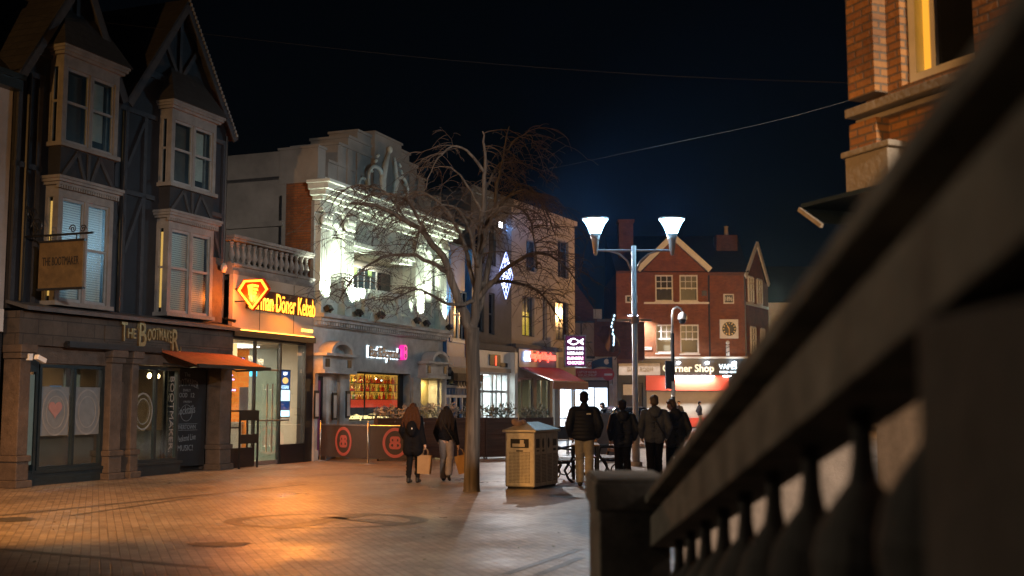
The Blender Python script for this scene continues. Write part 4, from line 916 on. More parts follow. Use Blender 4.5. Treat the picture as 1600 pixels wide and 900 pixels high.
MB().room(3.6, 7.4, .2, 3, .02, 2.75).build('interior', m_beigewall, ch); MB().box(3.75, 5.4, 1.6, 1.7, .75, 1.5).build('lit_counter', EM('counter glow', (1, .8, .45), 1.1), ch)
MB().tube([(4.6, .5, 1.9), (4.5, .5, 2.2), (4.7, .5, 2.45), (4.9, .5, 2.2), (4.8, .5, 1.9)], .03, 6).build('window_swirl', m_white, ch)
MB().box(8.4, 9.85, .12, .14, .5, 2.5).box(7.55, 7.75, .14, .16, .8, 2.3).build('lit_display', e_shopwhite, ch)
MB().box(8.35, 8.42, .08, .16, .5, 2.5).box(9.05, 9.1, .08, .118, .5, 2.5).box(8.4, 9.9, .08, .118, .95, 1.0).build('display_frame', m_alum, ch)
MB().box(8.35, 8.6, .1, .118, 2.25, 2.45).build('orange_sticker', EM('orange sticker', (1, .35, .02), 1.5), ch)
a_ = [(4.15, -.12, 3.14), (8.0, -.12, 3.2), (7.55, -1.65, 2.55), (3.95, -1.65, 2.55)]
aw = MB().add(a_ + [(p[0], p[1], p[2] - .025) for p in a_], [(0, 3, 2, 1), (4, 5, 6, 7), (0, 1, 5, 4), (1, 2, 6, 5), (2, 3, 7, 6), (3, 0, 4, 7)]).build('awning', m_awnred, ch, recalc=True)
MB().box(3.93, 7.57, -1.69, -1.655, 2.22, 2.52).build('valance', M('brown red valance', (.14, .05, .04), .8, .2, 5), aw); MB().tube([(3.95, -1.65, 2.54), (7.55, -1.65, 2.54)], .03, 6).tube([(4.0, -.12, 3.1), (3.98, -1.65, 2.54)], .03, 6).build('awning_frame', m_alum, aw)
ns = thing('red_neon_sign', 'red and blue lit lettering on the taupe fascia above the red awning', 'neon sign', FC)
text('lettering', 'Fung Fry & Hop Lane', e_redhot, ns, 6.2, -.18, 3.62, 2.5, .42, .05, .03)
text('lettering', '&X', EM('blue white neon', (.4, .55, 1), 6), ns, 4.62, -.18, 3.6, .55, .42, .05, .03)
fs = thing('fish_sign', 'illuminated violet projecting sign with a white fish above four lines of text', 'sign', FC, (8.3, -.75, 3.95))
fs.matrix_basis = fs.matrix_basis @ Matrix.Rotation(math.radians(-55), 4, 'Z')
MB().box(-.5, .5, -.07, .07, -.72, .72).build('casing', m_alum, fs); MB().box(-.44, .44, -.078, -.071, -.66, .66).build('violet_face', EM('violet face', (.16, .02, .12), .5), fs)
fi = [(-.34 + .52 * t, .42 + .13 * math.sin(PI * t)) for t in [k / 10 for k in range(11)]] + [(.36, .55), (.3, .42), (.36, .29)] + [(-.34 + .52 * t, .42 - .13 * math.sin(PI * t)) for t in [1 - k / 10 for k in range(11)]]
fo = MB()
for i in range(len(fi) - 1): fo.bar((fi[i][0], -.085, fi[i][1]), (fi[i + 1][0], -.085, fi[i + 1][1]), .01, .045)
fo.ell((-.2, -.085, .45), (.03, .01, .03), 8, 6); fo.build('fish_emblem', e_white, fs)
for z, s_, m in ((.12, 'FISH & CHIPS', e_white), (-.1, 'KEBABS', e_white), (-.32, 'BURGERS', EM('pink white letters', (1, .5, .8), 6)), (-.52, 'CHICKEN', EM('pink white letters two', (1, .6, .9), 5))): text('lettering', s_, m, fs, 0, -.08, z, .72, .13, .01, .02)
MB().tube([(.5, 0, .4), (.85, .3, .4)], .02, 6).tube([(.5, 0, -.4), (.85, .3, -.4)], .02, 6).build('bracket', m_iron, fs)
# ------------------------------------------------------------------ low brick building and gadget shop at the bend
FM = FXY(0, 60)
gs = thing('gadget_shop', 'low brick building with a white gadget shopfront beyond the cream house', 'shop', FM)
MB().prism([(2.2, 4.0), (4.62, 4.0), (4.62, 6.5), (4.42, 6.5), (3.3, 8.1), (2.2, 9.6)], .0, 8).build('gable_wall', m_brickd, gs)
MB().box(4.3, 4.75, -.05, 8, 6.1, 6.6).build('kneeler_stone', m_dirtywhite, gs)
MB().box(2.2, 4.3, -.35, -.002, 4.1, 5.85).build('oriel', M('beige boarded oriel', (.33, .26, .2), .8, .1, 2), gs); MB().box(2.2, 4.34, -.4, -.352, 5.85, 5.95).box(2.2, 4.34, -.4, -.352, 3.98, 4.1).box(3.6, 3.66, -.37, -.352, 4.1, 5.85).build('oriel_trim', m_black, gs)
MB().box(4.62, 7.0, .02, 6, 3.95, 5.95).build('side_wall', m_brickd, gs); MB().box(4.5, 5.5, -.03, .05, 5.95, 6.08).build('wall_coping', m_offwhite, gs)
MB().wall(2.2, 5.45, 0, 4.0, -.1, [(3.3, 4.3, .1, 2.5), (4.35, 5.0, .5, 2.45)], .15).box(5.3, 5.5, -.25, .3, 0, 4.0).box(2.2, 5.5, -.2, .3, 3.96, 4.08).build('shopfront', m_oldwhite, gs)
MB().box(3.3, 4.3, .04, .06, .1, 2.5).box(4.35, 5.0, .04, .06, .5, 2.45).build('lit_window', e_shopwhite, gs); MB().box(3.7, 3.76, .0, .038, .1, 2.5).box(4.3, 4.35, -.08, .0, .1, 2.5).build('window_frame', m_black, gs)
MB().add([(3.3, -.12, 2.85), (5.05, -.12, 2.85), (5.0, -1.0, 2.45), (3.3, -1.0, 2.45)], [(0, 1, 2, 3)]).build('awning', m_awnblue, gs)
gn = thing('gadget_sign', 'white and red shop sign reading GADGETS above the navy awning', 'sign', FM, (0, -.12, 0))
MB().box(3.35, 4.9, -.03, -.002, 3.0, 3.45).build('red_board', m_red, gn); MB().box(3.35, 4.9, -.03, -.002, 3.455, 3.85).build('white_board', m_white, gn)
text('lettering', 'GADGETS', m_red, gn, 3.98, -.05, 3.66, 1.05, .28, .01, .02); text('lettering', 'LAPTOP REPAIR', m_white, gn, 3.95, -.05, 3.27, 1.0, .13, .01); text('lettering', 'REPLACEMENT', m_white, gn, 3.95, -.05, 3.1, .95, .12, .01)
fl = thing('shop_flag', 'blue feather flag with a white apple emblem above the gadget shop', 'flag', FXY(4.6, 58), (0, 0, 0))
f = MB(); nx = 12
for i in range(nx + 1):
    t = i / nx; y = .1 * math.sin(t * 5); f.v += [(-.55 + 1.05 * t, y, 3.35 + .15 * t + .08 * math.sin(t * 4)), (-.55 + 1.05 * t, y, 3.75 + .28 * t + .05 * math.sin(t * 4))]
for i in range(nx): f.f.append((2 * i, 2 * i + 2, 2 * i + 3, 2 * i + 1))
f.build('cloth', M('flag blue', (.03, .1, .25), .8), fl)
MB().tube([(.5, 0, 2.6), (.5, 0, 4.1)], .02, 6).tube([(.5, 0, 2.6), (.5, 2., 2.6)], .015, 6).build('pole', m_iron, fl)
ap = MB(); pa = [(.13 * math.cos(a) * (1 - .12 * (abs(math.sin(a)) > .9)), .14 * math.sin(a)) for a in [2 * PI * k / 28 for k in range(28)]]
pa = [(x - max(0, .06 - math.hypot(x - .15, z - .02)) * 1.3, z) for x, z in pa]
ap.prism([(x + .2, z + 3.75) for x, z in pa], -.15, -.14); ap.prism([(.2, 3.9), (.26, 3.99), (.28, 4.0), (.25, 3.93)], -.15, -.14); ap.build('apple_emblem', m_white, fl)
ne = thing('no_entry_sign', 'round red no entry sign on a thin black post in front of the gadget shop', 'road sign', FXY(4.72, 56))
MB().tube([(0, 0, 0), (0, 0, 3.35)], .04, 8).build('post', m_black, ne)
MB().prism([(.3 * math.cos(2 * PI * k / 28), 3.05 + .3 * math.sin(2 * PI * k / 28)) for k in range(28)], -.06, -.04).build('disc', m_red, ne); MB().box(-.2, .2, -.066, -.061, 3.0, 3.1).build('white_bar', m_white, ne)
dcy = thing('string_light_bundle', 'bunch of white fairy lights and cable hanging at the corner of the brick building', 'decoration', FXY(5.25, 59.4))
MB().tube([(0, 0, 6.3), (.02, 0, 5.8), (-.03, 0, 5.3), (.02, 0, 4.8), (-.02, 0, 4.3)], [.05, .09, .1, .14, .08], 8).tube([(.1, 0, 5.2), (.35, 0, 4.7), (.4, .1, 4.3), (.1, 0, 3.9)], .025, 6).build('cable_bundle', m_black, dcy)
q = MB()
for k in range(9): q.ell((RD.uniform(-.06, .1), -.12, 6.2 - k * .19), (.035, .03, .07 if k not in (6, 7) else .14), 7, 5)
q.build('bulbs', EM('icy led', (.5, .8, 1), 4), dcy)
sb = thing('slack_banner', 'loose brown cloth banner draped on the brick wall beside the fairy lights', 'banner', FM)
s_ = MB(); n = 10
for i in range(n + 1):
    for j in range(9):
        u, v = i / n, j / 8; s_.v.append((4.55 + .68 * u + .05 * math.sin(v * 5), -.12 - .07 * math.sin(u * 9 + v * 3), 5.75 - 1.6 * v * (.25 + .75 * u) - .1 * (1 - u)))
for i in range(n):
    for j in range(8): s_.f.append((i * 9 + j, i * 9 + j + 1, (i + 1) * 9 + j + 1, (i + 1) * 9 + j))
s_.build('cloth', M('brown cloth', (.11, .055, .035), .9, .2, 4), sb, smooth=True)
# ------------------------------------------------------------------ brick corner building
FK = FXY(0, 76)
cs = thing('brick_corner_building', 'red brick corner building with white bargeboards, sash windows and a clock', 'building', FK)
wn = [(9.62, 10.82, 8.46, 10.24), (11.25, 12.48, 8.46, 10.24), (9.62, 10.72, 5.0, 6.9), (11.24, 12.5, 4.95, 6.9)]
cw = MB().wall(7.0, 15.6, 4.25, 10.4, 0, wn, .2).prism([(8.7, 10.4), (13.1, 10.4), (10.8, 12.6)], -.003, .3)
cw.quad((7.0, 0, 0), (7.0, 0, 10.4), (7.0, 10, 10.4), (7.0, 10, 0)); cw.build('wall', m_brick, cs)
dR = Vector((.5, .866, 0)); A_ = Vector((15.6, 0, 0)); B_ = A_ + dR * 5.2
rw = MB()
def rp(u, z, o=0): v = A_ + dR * u + Vector((dR.y, -dR.x, 0)) * o; return (v.x, v.y, z)
rw.quad(rp(0, 0), rp(5.2, 0), rp(5.2, 10.1), rp(0, 10.1)).add([rp(.2, 10.1), rp(4.6, 10.1), rp(2.6, 12.5)], [(0, 1, 2)]); rw.build('side_wall', m_brick, cs)
MB().bar(rp(-.1, 10.1, .12), rp(2.6, 12.7, .12), .1, .32).bar(rp(2.6, 12.7, .12), rp(5.1, 10.0, .12), .1, .36).build('bargeboard', m_white, cs)
for u0, u1, z0, z1 in ((.7, 1.7, 8.5, 10.2), (2.6, 3.6, 8.5, 10.2), (1.0, 2.0, 5.0, 6.8), (3.2, 4.0, 5.0, 6.8)):
    f = MB(); f.quad(rp(u0, z0, .03), rp(u1, z0, .03), rp(u1, z1, .03), rp(u0, z1, .03)); fo = f.build('window', m_darkglass, cs)
    g_ = MB()
    for a in (u0, (u0 + u1) / 2, u1): g_.bar(rp(a, z0, .06), rp(a, z1, .06), .05, .13)
    for z in (z0, (z0 + z1) / 2, (z0 + 3 * z1) / 4, z1): g_.bar(rp(u0, z, .065), rp(u1, z, .065), .05, .13)
    g_.build('frame', m_white, fo)
MB().bar(rp(-.05, 8.34, .06), rp(4.9, 8.34, .06), .12, .16).build('string_course', m_white, cs)
for i, (a, b, c, e) in enumerate(wn):
    o = sash(cs, a, b, c, e, .08, m_white, m_bayglass, 1, 2, fw=.09, sill=.1)
    f = MB()
    for k in (1, 2): f.box(a + (b - a) * k / 3 - .025, a + (b - a) * k / 3 + .025, .1, .13, (c + e) / 2 - .1, e - .09)
    f.box(a + .09, b - .09, .1, .13, c + (e - c) * .74, c + (e - c) * .74 + .05); f.build('glazing_bar', m_white, o)
    MB().box(a + .1, b - .1, .3, .31, c, e).build('curtain', m_creamw if i in (1, 2) else m_darkroom, o)
MB().box(8.85, 13.2, -.14, -.002, 8.28, 8.4).build('string_course', m_white, cs)
MB().bar((8.45, -.2, 10.55), (10.8, -.2, 12.85), .25, .36, (0, 0, 1)).bar((10.8, -.2, 12.85), (13.3, -.2, 10.55), .25, .36).build('bargeboard', m_white, cs)
rr = MB().prism([(8.3, 10.45), (13.35, 10.45), (10.8, 12.85)], .34, 9, 'y').build('roof', m_slate, cs)
MB().add([(7, -.2, 10.4), (15.9, -.2, 10.4), (17, 9, 14.2), (7, 9, 14.2), (7, 9.1, 10.4), (17.6, 9.1, 10.4)], [(0, 1, 2, 3), (1, 5, 2), (0, 3, 4)]).build('main_roof', m_slate, cs)
MB().box(7.0, 8.7, -.12, -.002, 10.34, 10.5).box(13.2, 15.6, -.14, -.002, 10.2, 10.42).build('eaves_course', m_brickd, cs)
for k in range(9): pass
MB().box(7.5, 8.5, 3, 4.2, 9, 14.3).box(7.42, 8.58, 2.9, 4.3, 14.3, 14.5).build('chimney', m_brickd, cs); cz = MB().box(14.7, 16.2, 5, 6.3, 9, 13.7).build('chimney', m_brickd, cs)
MB().lathe([(.17, 0), (.13, .5), (.16, .7)], (15.5, 5.5, 13.7), 10).build('chimney_pot', m_creamw, cz)
pq = MB().box(14.18, 14.88, -.06, -.002, 8.3, 8.95).build('date_plaque', m_white, cs); MB().box(14.26, 14.8, -.07, -.061, 8.38, 8.87).build('plaque_ground', m_dkframe, pq); text('numerals', '1896', m_white, pq, 14.53, -.074, 8.62, .46, .32, .01, .02)
pq = MB().box(7.6, 8.4, -.06, -.002, 8.35, 8.85).build('letter_plaque', m_white, cs); MB().box(7.7, 8.3, -.07, -.061, 8.43, 8.77).build('plaque_ground', m_dkframe, pq); text('letter', 'G', m_white, pq, 8.0, -.074, 8.6, .22, .26, .01, .02)
MB().tube([(13.2, -.08, 4.3), (13.2, -.08, 10.2)], .06, 6).tube([(15.62, -.08, 4.3), (15.62, -.08, 10.2)], .06, 6).build('downpipe', m_black, cs)
MB().box(7.0, 15.7, -.3, -.002, 4.62, 4.74).build('fascia_cornice', m_cream, cs); MB().box(7.0, 15.6, -.12, -.002, 3.5, 4.62).build('fascia', m_dkframe, cs)
MB().wall(7.0, 15.6, 0, 3.5, -.06, [(8.95, 14.3, .1, 2.5), (7.3, 8.7, .1, 3.0)], .25).build('shop_wall', m_dkframe, cs)
MB().box(8.9, 14.4, -.2, -.065, 2.5, 3.5).box(14.3, 14.6, -.2, -.065, 0, 2.5).box(8.9, 14.4, .02, .1, .1, .7).build('red_panel', m_redfas, cs)
sl = MB(); 
for k in range(36): sl.box(8.97, 14.28, .12 + .012 * (k % 2), .18, .7 + k * .05, .75 + k * .05)
sl.build('roller_shutter', m_shutter, cs)
MB().box(7.3, 8.7, .1, .15, .1, 3.0).build('closed_door', m_black, cs); MB().box(7.4, 8.3, .08, .098, 2.2, 2.9).build('door_notice', m_white, cs)
MB().box(10.6, 13.4, -.42, -.36, 3.42, 3.47).box(14.0, 14.5, -.42, -.36, 3.42, 3.47).build('light_strip', EM('shop strip light', (.9, .93, 1), 30), cs)
gm = thing('game_room_sign', 'unlit cream shop sign left of the black corner shop sign', 'sign', FK); MB().box(7.1, 9.85, -.2, -.125, 3.52, 4.3).build('board', m_cream, gm); text('lettering', 'GAME ROOM', M('tan letters', (.3, .25, .17), .6), gm, 8.5, -.21, 3.93, 1.7, .26, .01)
cn = thing('corner_shop_sign', 'black shop sign with cream lit letters Corner Shop over the red panel', 'sign', FK)
MB().box(9.88, 13.55, -.22, -.125, 3.52, 4.35).build('board', m_black, cn); text('lettering', 'Corner Shop', e_cream, cn, 11.72, -.25, 3.9, 3.4, .66, .04, .015)
for x in (11.05, 12.95): MB().ell((x, -.4, 4.33), (.12, .1, .07), 10, 6).build('spot_lamp', EM('sign spot', (.75, .88, 1), 45), cn)
vs_ = thing('vape_sign', 'black shop sign with white letters VAPE at the right end of the corner shop', 'sign', FK)
MB().box(13.6, 15.4, -.22, -.125, 3.5, 4.35).build('board', m_black, vs_); text('lettering', 'VAPES', e_halo, vs_, 14.35, -.25, 4.08, 1.2, .34, .03, .01); text('lettering', 'PHONES + MORE', e_halo, vs_, 14.35, -.25, 3.72, 1.1, .14, .03, .01)
MB().ell((14.75, -.4, 4.33), (.14, .1, .08), 10, 6).build('spot_lamp', EM('sign spot two', (.7, .85, 1), 50), vs_)
ck = thing('wall_clock', 'square white clock with a black dial and gold numerals on the brick wall', 'clock', FK, (14.5, 0, 6.6))
MB().box(-.62, .62, -.16, -.002, -.64, .64).build('case', m_white, ck, bevel=.02); MB().prism([(.47 * math.cos(2 * PI * k / 40), .47 * math.sin(2 * PI * k / 40)) for k in range(40)], -.175, -.161).build('dial', m_black, ck)
nm = MB()
for k in range(12):
    a = PI / 2 - 2 * PI * k / 12; nm.bar((.33 * math.cos(a), -.18, .33 * math.sin(a)), (.43 * math.cos(a), -.18, .43 * math.sin(a)), .01, .05)
nm.build('numerals', EM('gilt numeral', (1, .7, .25), .25), ck); MB().bar((0, -.185, 0), (-.14, -.185, .22), .01, .05).bar((0, -.185, 0), (-.02, -.185, -.36), .01, .035).build('clock_hand', m_gold, ck)
bpz = thing('barber_pole', 'striped barber pole with a white ball on the corner building wall', 'barber pole', FK, (14.35, -.3, 4.75))
MB().tube([(0, 0, .05), (0, 0, .75)], .11, 12).ell((0, 0, .92), (.13, .13, .14), 10, 8).build('column', m_white, bpz); h = MB()
h.tube([(.112 * math.cos(k * .5), .112 * math.sin(k * .5), .08 + k * .024) for k in range(28)], .025, 5).build('spiral_stripe', m_dkframe, bpz); MB().tube([(0, .3, .0), (0, 0, 0), (0, 0, .05)], .03, 6).build('bracket', m_black, bpz)
sn = thing('street_nameplate', 'pale street nameplate low on the brick wall left of the windows', 'sign', FK, (8.7, -.03, 5.3)); MB().box(-.62, .62, -.02, .02, -.1, .1).build('plate', m_poster, sn); text('lettering', 'HIGH STREET', m_black, sn, 0, -.025, 0, 1.0, .1, .004)
wfl = thing('wall_lamp', 'cold white lamp washing the brick wall behind the street lamp pole', 'wall lamp', FK, (8.05, -.5, 7.5)); MB().box(-.35, .35, -.05, .1, -.03, .08).tube([(0, 0, 0), (0, .5, 0)], .03, 6).build('housing', m_iron, wfl); MB().box(-.32, .32, -.03, .08, -.05, -.031).build('lit_face', EM('violet white lamp', (.75, .75, 1), 30), wfl)
ab = thing('alarm_box', 'small alarm box and vent on the upper brick wall between window and corner', 'alarm box', FK, (12.9, -.05, 9.0)); MB().box(-.16, .16, -.05, .05, -.18, .18).build('casing', m_black, ab)
pb = thing('pale_house', 'pale rendered house with a dark tiled roof right of the brick corner building', 'building', FXY(17.6, 82))
MB().wall(0, 9, 0, 8.9, 0, [(1.2, 2.3, 5, 6.8), (4, 5.1, 5, 6.8)], .2).quad((0, 0, 0), (0, 0, 8.9), (0, 8, 8.9), (0, 8, 0)).build('wall', m_oldwhite, pb); MB().prism([(-.3, 8.9), (8, 8.9), (3.8, 12.0)], -.3, 9.2, 'x').build('roof', m_slate, pb)
sash(pb, 1.2, 2.3, 5, 6.8, .1, m_white, m_darkglass, 2, 2); sash(pb, 4, 5.1, 5, 6.8, .1, m_white, m_darkglass, 2, 2)
# ------------------------------------------------------------------ street lamp
FL = FXY(3.24, 30)
sl_ = thing('street_lamp', 'tall twin armed street lamp with two glowing cone shaped heads', 'street lamp', FL)
MB().tube([(0, 0, 0), (0, 0, 1.1), (0, 0, 1.12), (0, 0, 5.8)], [.1, .1, .074, .064], 14).build('pole', m_pole, sl_, smooth=True)
MB().tube([(0, 0, 0), (0, 0, .12)], .16, 14).build('base_collar', m_pole, sl_); MB().tube([(0, 0, 3.74), (0, 0, 3.92)], .12, 12).build('collar', m_pole, sl_)
MB().tube([(-1.02, 0, 5.68), (1.02, 0, 5.68)], .028, 8).build('crossbar', m_pole, sl_)
for s in (-1, 1): MB().tube([(s * .07, 0, 5.15), (s * .18, 0, 5.4), (s * .38, 0, 5.58), (s * .62, 0, 5.66), (s * .95, 0, 5.68)], .026, 8).build('curved_brace', m_pole, sl_, smooth=True)
MB().box(-.47, .45, -.03, .03, 3.79, 3.85).build('banner_arm', m_pole, sl_)
for s in (-1, 1):
    x = s * 1.02
    h = MB().lathe([(.035, 5.55), (.06, 5.62), (.1, 5.95), (.15, 6.12)], (x, 0, 0), 20).build('lamp_head', m_pole, sl_, smooth=True)
    MB().lathe([(.14, 6.12), (.2, 6.28), (.27, 6.42), (.335, 6.5), (.33, 6.52), (.02, 6.5)], (x, 0, 0), 28).build('glowing_cone', e_lampcone, h, smooth=True)
    MB().lathe([(.335, 6.505), (.36, 6.515), (.36, 6.545), (.02, 6.56)], (x, 0, 0), 28).build('lid', m_pole, h, smooth=True)
    r = MB()
    for k in range(4):
        a = PI / 4 + k * PI / 2; r.tube([(x + q * math.cos(a), q * math.sin(a), z) for q, z in ((.155, 6.12), (.215, 6.28), (.285, 6.42), (.35, 6.52))], .009, 5)
    r.build('rib', m_pole, h)
cc = thing('camera_pole', 'dark post with a white dome camera hanging from its hooked top', 'camera pole', FXY(6.35, 45))
MB().tube([(0, 0, 0), (0, 0, 1.2), (0, 0, 1.25), (0, 0, 4.4)], [.12, .12, .075, .07], 12).build('post', m_black, cc)
MB().tube([(0, 0, 4.4), (0, 0, 5.1), (.05, 0, 5.35), (.2, 0, 5.45), (.36, 0, 5.38), (.4, 0, 5.22)], .045, 8).build('hook', m_galv, cc, smooth=True)
MB().lathe([(.05, 5.25), (.16, 5.15), (.19, 5.0), (.19, 4.95)], (.4, 0, 0), 14).build('dome_housing', m_white, cc, smooth=True); MB().ell((.4, 0, 4.93), (.15, .15, .17), 12, 8).build('dome', m_black, cc, smooth=True)
MB().box(-.3, -.08, -.1, .1, 2.2, 3.3).build('equipment_box', m_black, cc); MB().tube([(0, 0, 1.9), (0, 0, 2.5)], .085, 10).build('notice_band', m_poster, cc)

# ------------------------------------------------------------------ bare weeping tree
TB = Vector((-.75, 21.41, 0)); PXM = 21.4 / FPX
tr = thing('bare_tree', 'leafless weeping street tree with drooping tangled twigs in the paving', 'tree', FXY(TB.x, TB.y))
def tp(px, py, y=0): v = at(px, py, 21.41 + y); return Vector((v.x - TB.x, y, v.z))
R2 = random.Random(5)
def smooth_pts(pts, n=4):
    out = []
    for i in range(len(pts) - 1):
        p0, p1, p2, p3 = pts[max(i - 1, 0)], pts[i], pts[i + 1], pts[min(i + 2, len(pts) - 1)]
        for k in range(n):
            t = k / n; out.append(.5 * ((2 * p1) + (p2 - p0) * t + (2 * p0 - 5 * p1 + 4 * p2 - p3) * t * t + (3 * p1 - p0 - 3 * p2 + p3) * t ** 3))
    return out + [pts[-1]]
trunk = MB()
tpts = [(737, 772, 0), (737, 755, 0), (738, 690, 0), (740, 610, .02), (738, 545, .02), (737, 512, 0)]
trunk.tube(smooth_pts([tp(*p) for p in tpts], 3), [.225, .175, .156, .15, .146, .142, .138, .135, .133, .131, .13, .13, .131, .134, .14, .142], 16)
limbs = [([(737, 518, 0), (722, 482, -.05), (706, 440, -.1), (690, 400, -.15), (660, 362, -.2), (625, 340, -.3), (585, 322, -.35), (548, 318, -.4)], .105, .025),
 ([(739, 520, 0), (746, 455, .05), (752, 360, .0), (757, 290, .05), (757, 240, .05), (754, 205, .05)], .1, .014),
 ([(741, 505, .05), (762, 430, .2), (770, 350, .25), (778, 290, .25), (788, 235, .25), (796, 197, .3)], .075, .01),
 ([(745, 470, .05), (785, 425, -.1), (828, 398, -.2), (868, 402, -.3), (902, 440, -.35)], .06, .012),
 ([(752, 360, 0), (780, 320, -.2), (812, 298, -.3), (842, 312, -.4), (868, 368, -.4)], .045, .01),
 ([(756, 268, .05), (735, 240, 0), (706, 230, -.1), (678, 256, -.2), (662, 300, -.25)], .035, .008),
 ([(700, 425, -.1), (660, 405, -.3), (612, 398, -.5), (562, 425, -.7), (530, 470, -.8)], .05, .01),
 ([(742, 470, .0), (700, 475, -.4), (655, 452, -.8), (610, 470, -1.1)], .045, .01),
 ([(748, 445, .1), (800, 440, .5), (850, 462, .9), (885, 520, 1.1)], .05, .01),
 ([(745, 460, .1), (725, 380, .5), (690, 320, .9), (650, 300, 1.2), (620, 330, 1.3)], .05, .01),
 ([(750, 400, 0), (770, 340, -.5), (800, 320, -1.0), (830, 350, -1.3), (838, 420, -1.4)], .04, .01),
 ([(748, 420, 0), (730, 350, -.6), (700, 320, -1.1), (665, 340, -1.4), (645, 400, -1.5)], .042, .01),
 ([(757, 300, .05), (775, 262, .3), (802, 246, .5), (826, 262, .6)], .03, .008),
 ([(770, 340, .2), (800, 300, .5), (820, 288, .7), (846, 315, .9), (856, 365, 1.)], .03, .008),
 ([(665, 365, -.2), (640, 318, -.3), (600, 300, -.4), (555, 322, -.6), (520, 372, -.7)], .035, .008),
 ([(640, 348, -.2), (600, 300, .1), (560, 288, .3), (530, 300, .4)], .026, .006),
 ([(752, 330, 0), (730, 290, .4), (705, 262, .6), (676, 262, .8)], .03, .008),
 ([(790, 235, .25), (810, 215, .2), (830, 212, .2), (832, 232, .2)], .018, .005)]
paths = []
for pts, r0, r1 in limbs:
    q = smooth_pts([tp(*p) for p in pts], 4); q = [p + Vector((R2.gauss(0, .012), R2.gauss(0, .012), R2.gauss(0, .012))) if 0 < i < len(q) - 1 else p for i, p in enumerate(q)]
    n = len(q); rr_ = [r0 + (r1 - r0) * (i / (n - 1)) ** .8 for i in range(n)]; trunk.tube(q, rr_, 9); paths.append((q, rr_))
tko = trunk.build('trunk', m_bark, tr, smooth=True)
tw = [MB(), MB()]
def shoot(p, d, L, r, depth, lift):
    n = max(5, int(L / .11)); pts = [p]; d = d.normalized(); droop = R2.uniform(.10, .22) * lift
    for i in range(n):
        d = (d + Vector((R2.gauss(0, .11), R2.gauss(0, .11), R2.gauss(0, .08) - droop))).normalized(); p = p + d * (L / n); pts.append(p)
        if p.z < 2.35: break
    m = len(pts); tw[depth > 0].tube(pts, [max(.0036, r * (1 - .75 * i / m)) for i in range(m)], 4 if depth else 5, cap=False)
    if depth < 2:
        for _ in range(R2.randint(3, 5) if depth == 0 else R2.randint(1, 2)):
            i = R2.randint(1, m - 1); a = R2.uniform(0, 2 * PI); side = Vector((math.cos(a), math.sin(a) * .9, R2.uniform(-.1, .7)))
            shoot(pts[i], (d * .45 + side).normalized(), L * R2.uniform(.35, .65), r * .55, depth + 1, lift)
for li, (q, rr_) in enumerate(paths):
    L = sum((q[i + 1] - q[i]).length for i in range(len(q) - 1)); ns = int(L * (8.6 if max(pp.z for pp in q) < 5.9 else 4.2)) + 3
    for _ in range(ns):
        t = R2.uniform(.28, 1) ; i = min(len(q) - 2, int(t * (len(q) - 1))); p = q[i].lerp(q[i + 1], R2.random())
        if p.z < 2.9: continue
        a = R2.uniform(0, 2 * PI); out = Vector((p.x, p.y * 1.2, 0)); out = out.normalized() if out.length > .05 else Vector((0, 0, 0))
        d = Vector((math.cos(a), math.sin(a), R2.uniform(.1, .75) if p.z < 4.9 else R2.uniform(-.25, .35))) * (.8 if p.z < 5.6 else .5) + out * (.6 if p.x > -1.9 else .1)
        shoot(p, d, R2.uniform(.42, 1.0), R2.uniform(.006, .012), 0, R2.uniform(.8, 1.5))
for px, py, y, dx in ((866, 395, -.2, .9), (905, 430, -.2, .3)):
    shoot(tp(px, py, y), Vector((dx, 0, .8)), .7, .012, 1, .3)
tw[0].build('branch', m_twig, tr, smooth=True); tw[1].build('twig', m_twig, tr)
# ------------------------------------------------------------------ recycling bin
bn = thing('recycling_bin', 'brushed metal recycling bin with perforated panels and a hipped lid', 'litter bin', FXY(.43, 21.88, 66))
# local x runs along the long face away from the corner, local y to the left along the short face
LW, SW, BH = 1.22, .62, 1.07
bd = MB().box(.0, LW, .0, SW, .04, BH).build('body', m_binmetal, bn, bevel=.025)
MB().box(.04, LW - .04, .04, SW - .04, 0, .04).build('plinth', m_black, bn)
MB().add([(-.04, -.04, BH + .005), (LW + .04, -.04, BH + .005), (LW + .04, SW + .04, BH + .005), (-.04, SW + .04, BH + .005), (-.04, -.04, BH + .05), (LW + .04, -.04, BH + .05), (LW + .04, SW + .04, BH + .05), (-.04, SW + .04, BH + .05), (.32, SW / 2, BH + .2), (LW - .32, SW / 2, BH + .2)],
  [(0, 3, 2, 1), (0, 1, 5, 4), (1, 2, 6, 5), (2, 3, 7, 6), (3, 0, 4, 7), (4, 5, 9, 8), (5, 6, 9), (6, 7, 8, 9), (7, 4, 8)]).build('lid', m_binmetal, bn, bevel=.01)
hp = MB()
for i in range(16):
    for j in range(22): y = .1 + i * .028; z = .12 + j * .027; hp.box(-.004, -.001, y, y + .014, z, z + .014)
for s in range(4):
    for i in range(8):
        for j in range(20): x = .06 + s * .295 + i * .028; z = .12 + j * .027; hp.box(x, x + .014, -.004, -.001, z, z + .014)
hp.build('perforation', m_black, bn)
op = MB().box(-.006, -.002, .12, .5, .78, .95).box(.07, .24, -.006, -.002, .78, .95)
for x in (.42, .7): op.prism([(x + .045 * math.cos(2 * PI * k / 20), .86 + .1 * math.sin(2 * PI * k / 20)) for k in range(20)], -.006, -.002)
op.box(.93, 1.1, -.006, -.002, .8, .93); op.build('slot', m_black, bn)
MB().box(-.012, -.0065, .2, .46, .8, .86).box(-.012, -.0065, .22, .3, .86, .93).build('rubbish', m_poster, bn)
